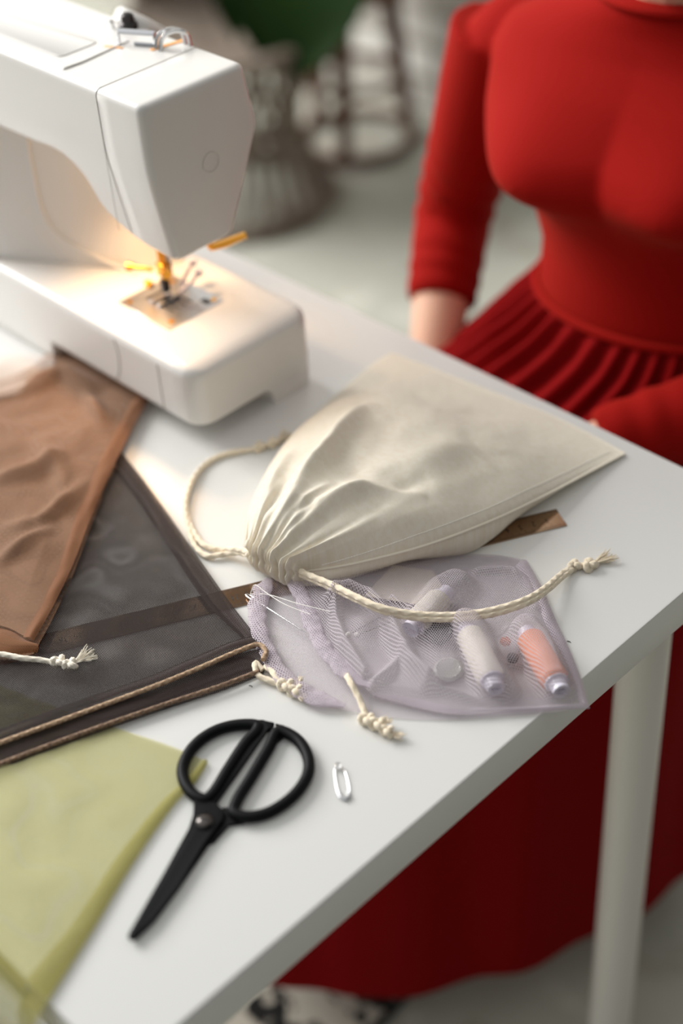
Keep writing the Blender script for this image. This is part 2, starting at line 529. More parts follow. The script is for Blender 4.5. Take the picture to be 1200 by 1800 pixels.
def rounded(corners, rads, n=6):
    """rounds the corners of a closed 2-D polygon"""
    out = []; N = len(corners)
    for i in range(N):
        p = Vector(corners[i]); a = Vector(corners[i-1]); b = Vector(corners[(i+1) % N])
        r = rads[i] if hasattr(rads, '__len__') else rads
        da = (a-p); db = (b-p)
        q = min(r, da.length*.42, db.length*.42)
        out.append(tuple(p+da.normalized()*q*1.12))
        s = p+da.normalized()*q; e = p+db.normalized()*q
        for k in range(n+1):
            t = k/n
            out.append(tuple(s*(1-t)**2+p*2*t*(1-t)+e*t**2))
        out.append(tuple(p+db.normalized()*q*1.12))
    return out

# ================================================================== SETTING
FL = -TOP
b_ = bmesh.new(); box(b_, (-60, -20, FL-5), (700, 640, 10))
obj('floor', b_, floor_mat(), kind='structure', loc=(-60, -20, FL), smooth=0)
b_ = bmesh.new(); box(b_, (-60, 160, FL+140), (700, 20, 280))
obj('wall_back', b_, brick_mat(), kind='structure', loc=(-60, 160, FL), smooth=0)

# ================================================================== TABLE
tb = thing('table', (-50, -30, FL), 'white laminate work table with round white legs, under the sewing things', 'table')
obj('tabletop', B((-60, -30, -1.7), (120, 60, 3.4), .12, 2), M_table, tb)
leg0 = None
for (lx, ly) in ((-5.7, -6.7), (-5.7, -53.3), (-114.3, -6.7), (-114.3, -53.3)):
    if leg0 is None:
        b_ = bmesh.new()
        lathe(b_, [(0, 0), (1.7, 0), (1.75, .6), (2.0, .8), (2.0, 69.0), (2.0, 70)], (lx, ly, FL), n=32)
        leg0 = obj('leg', b_, M_legw, tb)
    else:
        c = leg0.copy(); COL.objects.link(c); c.parent = tb
        c.location = Vector((lx+5.7, ly+6.7, 0))*CM

# ================================================================== SEWING MACHINE
mc = thing('sewing_machine', (-60, -16, 0), 'white sewing machine with its warm lamp lit, at the left of the table', 'sewing machine')
def yf(z): return -21.5 if z >= 22.5 else -21.5+1.2*(22.5-z)/7.5
def yb(z):
    if z >= 22.5: return -11.1-.8*(z-22.5)/5
    return -11.1-3.4*(22.5-z)/7.5
def head_ring(x, zb, ins=0.0, zt=27.4):
    zm = max(22.5, zb+.8)
    c = [(yf(zt)+ins, zt-ins*.8), (yb(zt)-ins, zt-ins*.8), (yb(zm)-ins, zm), (yb(zb)-ins, zb+ins*.8), (yf(zb)+ins, zb+ins*.8), (yf(zm)+ins, zm)]
    r = [.6, .5, .8, .7, .5, 1.5]
    return [Vector((x, y, z)) for y, z in rounded(c, r, 6)]
prof = [(-100, 20.2), (-66, 20.2), (-60, 20.2), (-55, 20.3), (-52.5, 20.5), (-51.2, 20.4), (-50.2, 20.0), (-49.3, 19.4), (-48.7, 18.7), (-48.3, 17.8), (-47.95, 17.0), (-47.4, 16.4), (-46.5, 15.9), (-45.5, 15.5), (-44.95, 15.3)]
b_ = loft(bmesh.new(), [head_ring(x, z) for x, z in prof])
body = obj('arm', b_, M_wplast, mc, smooth=35)
st = [(-44.9, 15.25, .06), (-44.8, 15.25, 0)]
for x in (-43.5, -42, -40.6): st.append((x, 15.0-(x+44.8)*.05, 0))
for k in range(1, 7):
    a = k/6*pi/2
    st.append((-40.5+.6*sin(a), 14.8, .5*(1-cos(a))))
b_ = loft(bmesh.new(), [head_ring(x, z, i) for x, z, i in st])
obj('end_cover', b_, M_wplast, mc, smooth=35)
# round screw cap moulded into the end cover
b_ = bmesh.new()
cc = Vector((-39.86, -16.0, 21.3))
ringp = [tuple(cc+Vector((0, .75*cos(t), .75*sin(t)))) for t in np.linspace(0, 2*pi, 33)[:-1]]
tube(b_, ringp, .025, 6, closed=True)
obj('screw_cap', b_, M_legw, mc)
# pillar and base
b_ = bmesh.new(); box(b_, (-83, -16.1, 13.5), (38, 11.8, 27), .8, 4)
obj('pillar', b_, M_wplast, mc, smooth=35)
pl = [(-66, -21.6), (-64.2, -21.5), (-62.5, -20.6), (-57, -17.4), (-53, -14.6), (-51.4, -12.4), (-51.2, -11.4), (-66, -11.4)]
b_ = bmesh.new(); prism(b_, pl, 6.5, 20.6)
obj('throat_wall', b_, M_wplast, mc, smooth=60)
# seam of the throat wall
b_ = bmesh.new()
sp_ = []
for (u, v) in ((46, 238), (58, 300), (72, 365), (90, 400), (120, 425), (160, 447), (205, 468), (240, 480)):
    d = R2*((u-600)/F_PX)-U2*((v-900)/F_PX)+fw
    n_ = Vector((.5, -.86, 0)); t = (n_.dot(Vector((-57, -17.4, 7)))-n_.dot(CAM))/n_.dot(d)
    q = CAM+d*t
    if q.z < 7.1: q = at(u, v, 7.08)
    sp_.append(tuple(q))
tube(b_, catmull(sp_, 40), .22, 8)
obj('throat_trim', b_, M_wplast, mc)
# free arm bed with removable box at its end
def bed_ring(x, zt=7.0, zb=1.7, iy=0, iz=0, ib=0):
    c = [(-22.4+iy, zt-iz), (-9.7-iy, zt-iz), (-9.7-iy, zb+ib), (-22.4+iy, zb+ib)]
    return [Vector((x, y, z)) for y, z in rounded(c, [.9, .9, .5, .7], 6)]
b_ = loft(bmesh.new(), [bed_ring(-100, zb=0), bed_ring(-56.75, zb=0), bed_ring(-56.7, zb=0.05), bed_ring(-56.6, zb=1.65), bed_ring(-56.5), bed_ring(-47), bed_ring(-41.5)])
obj('bed', b_, M_wplast, mc, smooth=35)
rs = [bed_ring(-41.5), bed_ring(-41.45), bed_ring(-40)]
for k in range(1, 9):
    a = k/8*pi/2
    rs.append(bed_ring(-39.1+1.75*sin(a), iy=1.5*(1-cos(a)), iz=.85*(1-cos(a)), ib=.2*(1-cos(a))))
b_ = loft(bmesh.new(), rs)
obj('accessory_box', b_, M_wplast, mc, smooth=60)
# rear foot of the box with its curved notch
fp = [(-10.3, 0), (-10.1, 3.4), (-16.2, 3.4), (-16.0, 1.95), (-15.2, 1.75), (-14.6, 1.3), (-14.35, .6), (-14.3, 0)]
b_ = bmesh.new()
loft(b_, [[Vector((-40, y, z)) for y, z in fp], [Vector((-37.55, y-(.25 if y > -11 else 0), z)) for y, z in fp]])
obj('foot', b_, M_wplast, mc, smooth=35)
# seams of the bed front
b_ = bmesh.new()
tube(b_, [(-46.9, -22.41, 6.4), (-46.6, -22.41, 5), (-46.9, -22.41, 3.3), (-47.7, -22.41, 2.0)], .03, 6)
obj('bed_seam', b_, M_seam, mc)
b_ = bmesh.new()
tube(b_, [(-41.5, -22.41, 6.3), (-41.5, -22.41, 4.5), (-41.5, -22.41, 2.1)], .03, 6)
obj('bed_seam', b_, M_seam, mc)
# needle plate
b_ = bmesh.new(); box(b_, (-46.9, -16.4, 7.0), (6.6, 5.8, .12), .04, 1)
plate = obj('needle_plate', b_, M_steel, mc)
b_ = bmesh.new()
for k in range(4): box(b_, (-46.4+.0*k, -17.3+k*.62, 7.07), (1.9, .16, .06))
box(b_, (-48.6, -16.4, 7.07), (.25, 2.2, .06)); box(b_, (-44.6, -14.6, 7.07), (.9, .5, .06))
obj('feed_dog_slot', b_, M_darkmetal, plate)
for (x, y) in ((-49.4, -18.7), (-44.4, -18.4), (-49.2, -14.3), (-44.3, -14.0)):
    b_ = lathe(bmesh.new(), [(0, .06), (.28, .06), (.26, .12), (0, .12)], (x, y, 7), n=14)
    obj('plate_screw', b_, M_brass_lamptint, plate)
# needle bar, clamp, presser foot
NX, NY = -47.4, -16.3
b_ = lathe(bmesh.new(), [(.32, 9.9), (.32, 17)], (NX, NY, 0), n=16); obj('needle_bar', b_, M_brass_lamptint, mc)
b_ = bmesh.new(); box(b_, (NX, NY, 9.9), (.9, .8, 1.0), .12, 2); lathe(b_, [(.3, 0), (.3, 1.1), (.42, 1.15), (.42, 1.5), (0, 1.5)], (NX+.2, NY, 10), (.8, -.5, .1), 12)
obj('needle_clamp', b_, M_brass_lamptint, mc)
b_ = lathe(bmesh.new(), [(.02, 7.0), (.07, 7.6), (.08, 9.6)], (NX, NY, 0), n=8); obj('needle', b_, M_chrome, mc)
b_ = lathe(bmesh.new(), [(.35, 9.2), (.35, 17)], (NX-.9, NY+1.1, 0), n=16); obj('presser_bar', b_, M_steel, mc)
b_ = bmesh.new()
box(b_, (NX-.7, NY+.6, 9.3), (1.0, .9, 1.2), .1, 2); box(b_, (NX-.2, NY+.1, 8.2), (.6, .6, 1.2), .1, 2)
obj('foot_holder', b_, M_darkmetal, mc)
b_ = bmesh.new()
box(b_, (NX-.45, NY-.3, 7.22), (.5, 2.2, .16), .05, 1); box(b_, (NX+.45, NY-.3, 7.22), (.5, 2.2, .16), .05, 1); box(b_, (NX, NY+.5, 7.3), (1.4, .6, .25), .05, 1)
obj('presser_foot', b_, M_chrome, mc)
b_ = bmesh.new()
lathe(b_, [(.18, 0), (.18, 1.6), (.34, 1.7), (.34, 2.2), (0, 2.25)], (NX-1.1, NY-.2, 9.4), (-.7, -.7, .2), 12)
box(b_, (NX-1.2, NY-.8, 8.3), (.7, .5, .6), .1, 2)
obj('clamp_screw', b_, M_brass_lamptint, mc)
b_ = bmesh.new()
tube(b_, [(NX+.9, NY+.6, 7.7), (NX+1.3, NY+1.6, 8.3), (NX+1.5, NY+2.3, 9.0)], .18, 8); tube(b_, [(NX+.2, NY+1.3, 7.7), (NX+.1, NY+2.3, 8.6), (NX+.1, NY+2.9, 9.2)], .18, 8)
lathe(b_, [(0, -.3), (.32, -.25), (.34, .2), (0, .3)], (NX+1.5, NY+2.3, 9.0), n=12); lathe(b_, [(0, -.3), (.32, -.25), (.34, .2), (0, .3)], (NX+.1, NY+2.9, 9.2), n=12)
obj('threader_lever', b_, M_spool, mc)
# presser-foot lifter at the back of the head
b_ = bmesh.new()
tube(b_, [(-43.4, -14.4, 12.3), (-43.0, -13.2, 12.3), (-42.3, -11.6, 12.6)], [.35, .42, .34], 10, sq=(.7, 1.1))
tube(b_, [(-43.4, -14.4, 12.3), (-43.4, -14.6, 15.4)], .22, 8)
obj('foot_lifter', b_, M_brass_lamptint, mc)  # metal lever; its yellow paints in the warm light of the lamp
# lid, ridge and thread guides on top
zt = 27.4
b_ = bmesh.new()
prism(b_, rounded([(-90, -20.4), (-51.6, -19.6), (-51.6, -16.0), (-60, -16.6), (-90, -17.4)], .5, 4), zt-.1, zt+.07, .04)
obj('lid', b_, M_wplast, mc, smooth=50)
b_ = bmesh.new()
tube(b_, [(-90, -21.2, zt-1.15), (-60, -21.2, zt-1.1), (-50.2, -21.2, zt-1.0), (-49.6, -21.2, zt-.3), (-49.6, -20.6, zt+.08), (-49.5, -19.0, zt+.06), (-49.9, -14.5, zt+.02)], .07, 8)
obj('lid_rim', b_, M_wplast, mc)
b_ = bmesh.new()
tube(b_, [(-44.85, -21.52, 16.4), (-44.85, -21.56, 22), (-44.85, -21.54, 26.6)], .02, 5)
obj('cover_seam', b_, M_seam, mc)
b_ = lathe(bmesh.new(), [(.0, 0), (.75, 0), (.75, .35), (.5, .55), (.5, 1.0), (.3, 1.15), (0, 1.15)], (-52.0, -12.8, zt-.02), n=20)
obj('thread_guide_screw', b_, M_darkmetal, mc)
b_ = bmesh.new()
tube(b_, [(-52.9, -13.6, zt+.0), (-52.9, -13.6, zt+.5), (-52.6, -13.9, zt+.7)], .12, 8)
obj('thread_guide_wire', b_, M_chrome, mc)
b_ = bmesh.new()
q0, q1 = Vector((-50.0, -15.2, zt)), Vector((-47.4, -13.9, zt))
dx_ = (q1-q0).normalized()
for a, c in (((q0), (q0+Vector((0, 0, 1.1)))),): pass
tube(b_, [tuple(q0-dx_*.1), tuple(q0+Vector((0, 0, 1.0))), tuple(q1+Vector((0, 0, 1.0))), tuple(q1+Vector((0, 0, -.1)))], .24, 8, sq=(1, .5))
tube(b_, [tuple(q0+dx_*1.2+Vector((0, 0, .12))), tuple(q1+Vector((0, 0, .12)))], .16, 8)
obj('thread_guide_bracket', b_, M_steel, mc)
b_ = bmesh.new()
p0, p1 = Vector((-46.8, -14.2, zt-.1)), Vector((-45.9, -12.2, zt-.1))
for o_ in (-.28, .28):
    tube(b_, catmull([tuple(p0+Vector((o_, 0, 0))), tuple(p0+Vector((o_, .3, .9))), tuple((p0+p1)/2+Vector((o_, 0, 1.35))), tuple(p1+Vector((o_, -.2, 1.1))), tuple(p1+Vector((o_, .1, 0)))], 24), .17, 8)
obj('take_up_lever', b_, M_chrome, mc)
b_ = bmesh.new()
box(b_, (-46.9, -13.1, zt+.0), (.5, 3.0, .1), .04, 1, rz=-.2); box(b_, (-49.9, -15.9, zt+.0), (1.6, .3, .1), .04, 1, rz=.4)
obj('thread_slot', b_, M_slotglow, mc)  # strips coloured like the lamp light that leaks out of the slots
b_ = lathe(bmesh.new(), [(0, -.6), (2.2, -.6), (2.2, .2), (1.9, .5), (0, .6)], (-52.9, -10.9, zt-.5), (.1, .6, .8), 28)
obj('tension_dial', b_, M_wplast, mc)
# lamp under the arm
b_ = lathe(bmesh.new(), [(0, 0), (.6, .1), (.75, .7), (.55, 1.4), (0, 1.5)], (-49.9, -15.0, 17.8), n=16)
mb = bpy.data.materials.new('lamp bulb'); mb.use_nodes = True
pb = mb.node_tree.nodes['Principled BSDF']; pb.inputs['Emission Color'].default_value = (1, .62, .28, 1); pb.inputs['Emission Strength'].default_value = 8
obj('lamp_bulb', b_, mb, mc)
lp = bpy.data.lights.new('machine_lamp', 'SPOT'); lp.energy = 0.95; lp.color = (1, .62, .33); lp.shadow_soft_size = .012
lp.spot_size = radians(125); lp.spot_blend = .9
lo = bpy.data.objects.new('machine_lamp', lp); COL.objects.link(lo); lo.location = W((-50.4, -16.6, 17.4))
lo.rotation_euler = (W((-46.5, -18.0, 7))-W((-50.4, -16.6, 17.4))).to_track_quat('-Z', 'Y').to_euler()

# ================================================================== RULER
Aq, Bq_ = Vector(at(995.8, 925)), Vector(at(89, 1149))
rd = (Bq_-Aq); rd.z = 0; rd.normalize()
rn = Vector((rd.y, -rd.x, 0))
if rn.dot(Vector(at(975.5, 894))-Aq) < 0: rn = -rn
RW = 1.96
rl = thing('ruler', tuple(Aq), 'long thin dark metal ruler lying under the bags across the table', 'ruler')
def rp(s, t, z): q = Aq+rd*s+rn*t; return (q.x, q.y, z)
b_ = bmesh.new(); prism(b_, [rp(s, t, 0)[:2] for s, t in ((0, 0), (40.5, 0), (40.5, RW), (0, RW))], .02, .12)
obj('blade', b_, M_ruler, rl, smooth=0)
b_ = bmesh.new()
def quad(s0, t0, s1, t1, w, z=.123):
    d = Vector((s1-s0, t1-t0)); n = Vector((-d.y, d.x)).normalized()*w/2
    vs = [b_.verts.new(rp(s0+n.x, t0+n.y, z)), b_.verts.new(rp(s1+n.x, t1+n.y, z)), b_.verts.new(rp(s1-n.x, t1-n.y, z)), b_.verts.new(rp(s0-n.x, t0-n.y, z))]
    b_.faces.new(vs)
for i in range(0, 401):
    s = .0+i*.1
    L_ = .48 if i % 10 == 0 else (.38 if i % 5 == 0 else .26)
    quad(s, .02, s, L_, .028)
    if i % 2 == 0 or True: quad(s, RW-.02, s, RW-L_*.9, .028)
obj('graduation_marks', b_, M_ink, rl, smooth=0)
SEG7 = {'0': [((0, 0), (1, 0)), ((1, 0), (1, 2)), ((1, 2), (0, 2)), ((0, 2), (0, 0))], '1': [((.5, 0), (.5, 2)), ((.5, 2), (.2, 1.6))],
        '2': [((0, 1.5), (.3, 2)), ((.3, 2), (.8, 2)), ((.8, 2), (1, 1.5)), ((1, 1.5), (0, 0)), ((0, 0), (1, 0))],
        '3': [((0, 2), (1, 2)), ((1, 2), (.5, 1.2)), ((.5, 1.2), (1, .8)), ((1, .8), (.8, 0)), ((.8, 0), (0, .1))],
        '4': [((.7, 0), (.7, 2)), ((.7, 2), (0, .6)), ((0, .6), (1, .6))], '5': [((1, 2), (0, 2)), ((0, 2), (0, 1.1)), ((0, 1.1), (.9, 1)), ((.9, 1), (.9, .2)), ((.9, .2), (0, 0))],
        '6': [((.8, 2), (0, 1)), ((0, 1), (0, 0)), ((0, 0), (1, 0)), ((1, 0), (1, 1)), ((1, 1), (0, 1))], '7': [((0, 2), (1, 2)), ((1, 2), (.4, 0))],
        '8': [((0, 0), (1, 0)), ((1, 0), (1, 2)), ((1, 2), (0, 2)), ((0, 2), (0, 0)), ((0, 1), (1, 1))], '9': [((1, 0), (1, 2)), ((1, 2), (0, 2)), ((0, 2), (0, 1)), ((0, 1), (1, 1))]}
b_ = bmesh.new()
h_ = .24
def digits(txt, s, t):
    # the figures stand upside down in the photo: they read from the far side
    x = s
    for ch in txt:
        for (a, c) in SEG7[ch]:
            quad(x+a[0]*h_*.8, t-a[1]*h_+h_*2, x+c[0]*h_*.8, t-c[1]*h_+h_*2, .055)
        x += h_*1.35
for i in range(1, 40): digits(str(i), i+.08, .70)
obj('numerals', b_, M_ink, rl, smooth=0)

# ================================================================== DARK BROWN MESH BAG
def flat_patch(name, c0, c1, d0, d1, nu, nv, m, parent, disp=None, uvo=(0, 0), **kw):
    b = bmesh.new(); patch(b, c0, c1, d0, d1, nu, nv, disp, uvo)
    return obj(name, b, m, parent, smooth=180, **kw)

dk = thing('dark_mesh_bag', tuple(at(250, 1050)), 'dark brown see-through mesh drawstring bag lying over the ruler, under the tan bag', 'mesh bag')
def dk_disp(zb, amp, seed):
    def d(u, v, p):
        e = min(1, 6*u, 6*(1-u))*min(1, 6*v, 6*(1-v))
        return (p[0], p[1], p[2]+zb+amp*e*(.6*nz(p[0], p[1], .16, seed)+.4*nz(p[0], p[1], .4, seed+2)+.25))
    return d
# v=0 left (out of frame) , v=1 right edge ; u=0 top apex side, u=1 mouth rim
dR = [(205, 785), (262, 858), (330, 955), (400, 1055), (464, 1138)]
dL = [(-330, 1000), (-290, 1090), (-240, 1190), (-180, 1290), (-120, 1352)]
dM = [(-120, 1352), (0, 1308), (150, 1253), (280, 1205), (360, 1172), (420, 1145), (464, 1138)]
dT = [(-330, 1000), (-150, 930), (30, 855), (205, 785)]
flat_patch('back_layer', px(dL, .4), px([(205, 786, .15), (260, 860, .15), (328, 960, .15), (398, 1062, .15), (458, 1178, .15)], .1), px([(-330, 1000, .4), (-150, 930, .3), (30, 855, .2), (205, 785, .15)]),
           px([(-120, 1395, .4), (0, 1345, .4), (150, 1290, .4), (300, 1238, .25), (390, 1208, .2), (458, 1178, .15)], .1), 60, 60, M_dark, dk, dk_disp(.06, .1, 1), uvo=(.037, .05))
flat_patch('front_layer', px(dL, .6), px(dR, .35), px([(-330, 1000, .6), (-150, 930, .5), (30, 855, .4), (205, 785, .35)]), px([(-120, 1352, .75), (0, 1308, .75), (150, 1253, .7), (280, 1205, .6), (360, 1172, .55), (420, 1145, .5), (464, 1138, .45)]), 60, 60, M_dark, dk, dk_disp(.12, .32, 4))
# doubled seam allowance along the right edge
flat_patch('side_seam', px(dR, .34), px([(176, 800), (233, 870), (297, 965), (365, 1065), (432, 1130)], .36), px([(205, 785), (176, 800)], .34), px([(464, 1138), (432, 1130)], .4), 60, 6, M_darkhem, dk, lambda u, v, p: (p[0], p[1], p[2]+.12+.1*sin(pi*v)))
# hem tunnels holding the cords
inn = [(-130, 1330), (-10, 1285), (140, 1230), (265, 1187), (345, 1153), (405, 1128), (440, 1118)]
flat_patch('hem_tunnel', px(dM, .8), px(inn, .75), px([(-120, 1352), (-130, 1330)], .78), px([(464, 1138), (440, 1118)], .5), 80, 5, M_darkhem, dk, lambda u, v, p: (p[0], p[1], p[2]+.18*sin(pi*v)))
cpath = px([(-120, 1350), (0, 1306), (150, 1251), (280, 1203), (360, 1170), (420, 1144), (455, 1133), (467, 1145), (462, 1160)], .85)
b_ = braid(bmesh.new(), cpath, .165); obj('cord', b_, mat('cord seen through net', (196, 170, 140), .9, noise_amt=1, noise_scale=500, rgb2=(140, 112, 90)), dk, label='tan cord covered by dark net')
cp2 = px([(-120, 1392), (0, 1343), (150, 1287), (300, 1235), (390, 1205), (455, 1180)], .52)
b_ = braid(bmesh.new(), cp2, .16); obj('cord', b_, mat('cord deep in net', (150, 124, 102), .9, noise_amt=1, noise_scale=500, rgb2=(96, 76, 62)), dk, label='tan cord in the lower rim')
# wall between the two rims at the mouth corner
b_ = bmesh.new()
patch(b_, px([(-120, 1352, .7), (0, 1308, .7), (150, 1253, .7), (300, 1197, .65), (400, 1155, .65), (464, 1138, .7)]), px([(-120, 1400, .42), (0, 1352, .42), (150, 1296, .42), (300, 1244, .28), (400, 1211, .15), (462, 1186, .1)]),
      px([(-120, 1352, .7), (-120, 1400, .42)]), px([(464, 1138, .7), (474, 1160, .5), (462, 1186, .1)]), 80, 8, lambda u, v, p: (p[0], p[1], p[2]+.1*sin(pi*v)*nz(p[0], p[1], .5, 3)))
obj('mouth_edge', b_, M_darkhem, dk, smooth=180)
# cord end coming out of the corner
b_ = bmesh.new()
braid(b_, px([(462, 1178, .3), (449, 1165, .45), (452, 1185, .4), (478, 1198, .35), (500, 1205, .3)]), .19)
braid(b_, px([(466, 1172, .3), (478, 1180, .5), (488, 1195, .5), (500, 1206, .4)]), .19)
knot(b_, at(503, 1206, .4), (at(530, 1222)-at(495, 1200)), .9, .24, 1)
knot(b_, at(520, 1216, .4), (at(540, 1222)-at(505, 1206)), .8, .26, 2)
ce = obj('cord_end', b_, M_cord, dk)
b_ = fray(bmesh.new(), at(524, 1216, .4), at(540, 1240)-at(522, 1212), .9, .35, 18, 3, .05); fray(b_, at(518, 1212, .5), at(532, 1180)-at(520, 1215), 1.1, .3, 16, 4, .05)
obj('frayed_end', b_, M_cord, ce)

# ================================================================== GREEN MESH BAG
gr = thing('green_mesh_bag', tuple(at(150, 1450)), 'olive green see-through mesh bag hanging over the near table edge, under the dark brown bag', 'mesh bag')
gR = [(366, 1340), (345, 1370), (310, 1402), (235, 1495), (160, 1605), (82, 1714)]
gRi = [(358, 1338), (322, 1374), (285, 1405), (205, 1497), (128, 1605), (48, 1694)]
gT = [(-360, 1060), (-160, 1145), (0, 1205), (155, 1264), (216, 1284), (300, 1312), (366, 1340)]
def eg(u, z=.15):
    q = at(u, 0, 0)
    # point of the near table edge seen in photo column u
    lo_, hi_ = 1000, 2200
    for _ in range(40):
        m_ = (lo_+hi_)/2
        if at(u, m_, 0).y > -60.15: lo_ = m_
        else: hi_ = m_
    q = at(u, lo_, 0)
    return (q.x, q.y, z)
gB = [eg(-360), eg(-200), eg(-80), eg(0), eg(84)]
gL = px([(-360, 1060), (-360, 1100)], .15)
gleft = [tuple(at(-360, 1060, .15)), eg(-360)]
def g_disp(zb, amp, seed):
    def d(u, v, p):
        e = min(1, 7*u, 7*(1-u))*min(1, 7*v, 7*(1-v))
        return (p[0], p[1], p[2]+zb+amp*e*(.5+.8*nz(p[0], p[1], .15, seed)+.35*nz(p[0], p[1], .45, seed+2)))
    return d
flat_patch('back_layer', gleft, px(gR, .1), px(gT, .1), gB, 60, 60, M_green, gr, g_disp(.0, .04, 11), uvo=(.05, .02))
flat_patch('front_layer', gleft, px(gR, .15), px(gT, .15), gB, 60, 60, M_green, gr, lambda u, v, p: (lambda a, c: tuple(a[k]*(1-c)+b*c for k, b in enumerate(g_disp(.08, .5, 14)(u, v, p))))(g_disp(.06, .2, 14)(u, v, p), min(1, max(0, (-46-p[1])/4))))
flat_patch('hem_band', px(gR, .2), px(gRi, .25), px([(366, 1340), (358, 1338)], .2), [eg(84, .25), eg(48, .3)], 80, 8, M_greenhem, gr, lambda u, v, p: (p[0], p[1], p[2]+.14+.1*sin(pi*v)*min(1, 8*(1-u)+.3)*(1+.5*nz(p[0], p[1], .8, 5))))
# part hanging below the edge
def hang(x, drop, out): return (x, -60.3-out, .2-drop)
X0, X1 = eg(-360)[0], eg(84)[0]
def hang_patch(name, xa, xb, drops, m, seed, off):
    b = bmesh.new()
    c0 = [(xa, -60.15, .25), (xa, -60.5-off, -.6), (xa-.3, -60.7-off, -8), (xa-.8, -60.9-off, -22)]
    c1 = [(xb, -60.15, .25), (xb, -60.5-off, -.6), (xb-.2, -60.9-off, -8), (xb-1.0, -61.5-off, -22)]
    def d(u, v, p):
        w = min(1, 2.5*u)
        return (p[0], p[1]-w*(.4+.9*nz(p[0], p[2], .22, seed)+.4*sin(p[0]*.9+seed)), p[2])
    uvl = b.loops.layers.uv.verify()
    V = patch(b, c0, c1, [c0[0], c1[0]], [c0[-1], c1[-1]], 50, 40, d)
    for f in b.faces:
        for l in f.loops: l[uvl].uv = (l.vert.co.x, l.vert.co.z)
    return obj(name, b, m, gr, smooth=180)
hang_patch('hanging_back', X0, X1, 22, M_green, 3, .1)
hang_patch('hanging_front', X0, X1, 22, M_green, 6, .5)
hang_patch('hanging_hem', X1-1.5, X1, 22, M_greenhem, 6, .62)
b_ = bmesh.new()
patch(b_, [eg(-360, .35), eg(-100, .35), eg(48, .4)], [(eg(-360)[0], -60.9, -.9), (eg(-100)[0], -60.9, -.9), (eg(70)[0], -60.9, -.9)], [eg(-360, .35), (eg(-360)[0], -60.9, -.9)], [eg(48, .4), (eg(70)[0], -60.9, -.9)], 60, 6, lambda u, v, p: (p[0], p[1]-.15*sin(pi*v), p[2]+.2*sin(pi*v)))
obj('edge_fold', b_, M_greenhem, gr, smooth=180)

# ================================================================== TAN BROWN MESH BAG
br = thing('tan_mesh_bag', tuple(at(60, 950)), 'tan brown fine mesh drawstring bag lying partly under the sewing machine', 'mesh bag')
bR = [(300, 650), (262, 705), (212, 800), (165, 905), (126, 1005), (92, 1075), (60, 1132)]
bRi = [(268, 640), (238, 700), (186, 795), (139, 900), (102, 1000), (70, 1070), (42, 1125)]
bB = [(-240, 1118), (-120, 1108), (0, 1104), (60, 1132)]
bLft = [(-240, 725), (-250, 800), (-250, 900), (-245, 1020), (-240, 1118)]
bT = [(-240, 725), (-60, 690), (50, 652), (100, 616), (190, 610), (300, 650)]
BF = [([(-20, 855), (60, 835), (120, 800)], 1.0, .7), ([(0, 935), (70, 925), (130, 880), (165, 840)], .9, .6), ([(-10, 1010), (60, 960), (100, 930)], .7, .6),
      ([(20, 700), (110, 660), (170, 690)], 1.2, .9), ([(150, 690), (185, 755), (200, 770)], .9, .5), ([(60, 770), (110, 840), (120, 900)], .6, .8)]
BFp = [(px(a, .8), h, w) for a, h, w in BF]
def br_disp(zb, amp, seed, folds=True):
    def d(u, v, p):
        e = min(1, 6*u, 8*(1-u))*min(1, 6*v, 6*(1-v))
        z = zb+amp*e*(.5+.7*nz(p[0], p[1], .2, seed)+.3*nz(p[0], p[1], .5, seed+1))
        if folds:
            for q, h, w in BFp: z += ridge(p[0], p[1], q, h, w)*e
        return (p[0], p[1], p[2]+z)
    return d
flat_patch('back_layer', px(bLft, .4), px(bR, .4), px(bT, .2), px([(-240, 1165), (-120, 1163), (0, 1165), (60, 1152)], .7), 60, 60, M_brown, br, br_disp(.15, .15, 21, False), uvo=(.03, .04))
flat_patch('front_layer', px(bLft, .5), px(bR, .5), px(bT, .3), px(bB, .9), 90, 90, M_brown, br, br_disp(.25, .6, 24))
flat_patch('hem_band', px(bR, .6), px(bRi, .7), px([(300, 650), (268, 640)], .5), px([(60, 1132), (42, 1125)], .9), 120, 12, M_brownhem, br, lambda u, v, p: (p[0], p[1], p[2]+.28+.16*sin(pi*v)+.12*sin(2*pi*v)*nz(p[0], p[1], .25, 5)+.1*nz(p[0], p[1], .6, 6)*sin(pi*v)))
b_ = bmesh.new()
patch(b_, px([(-240, 1118, .95), (-120, 1108, .95), (0, 1104, .95), (60, 1132, .95)]), px([(-240, 1168, .5), (-120, 1166, .5), (0, 1168, .5), (64, 1154, .5)]),
      px([(-240, 1118, .95), (-240, 1168, .5)]), px([(60, 1132, .95), (70, 1144, .8), (64, 1154, .5)]), 70, 10, lambda u, v, p: (p[0], p[1], p[2]+.45*sin(pi*v)+.1*nz(p[0], p[1], .8, 9)))
obj('hem_tunnel', b_, M_brownhem, br, smooth=180)
b_ = bmesh.new()
tube(b_, catmull(px([(34, 1128, 1.2), (54, 1128, 1.5), (66, 1140, 1.3), (64, 1156, .8), (44, 1163, .8)]), 20), .28, 8)
obj('rolled_corner', b_, M_brownhem, br)
b_ = bmesh.new()
braid(b_, px([(-60, 1152, 1.2), (0, 1150, 1.25), (40, 1157, 1.2), (70, 1160, 1.0), (98, 1165, .85), (120, 1167, .8)]), .19)
knot(b_, at(104, 1164, .85), at(130, 1168)-at(90, 1162), .8, .24, 3)
knot(b_, at(124, 1169, .85), at(140, 1168)-at(110, 1166), .75, .25, 5)
ce = obj('cord_end', b_, M_cordw, br)
b_ = fray(bmesh.new(), at(128, 1167, .85), at(165, 1146)-at(128, 1167), 1.6, .65, 40, 8, .045)
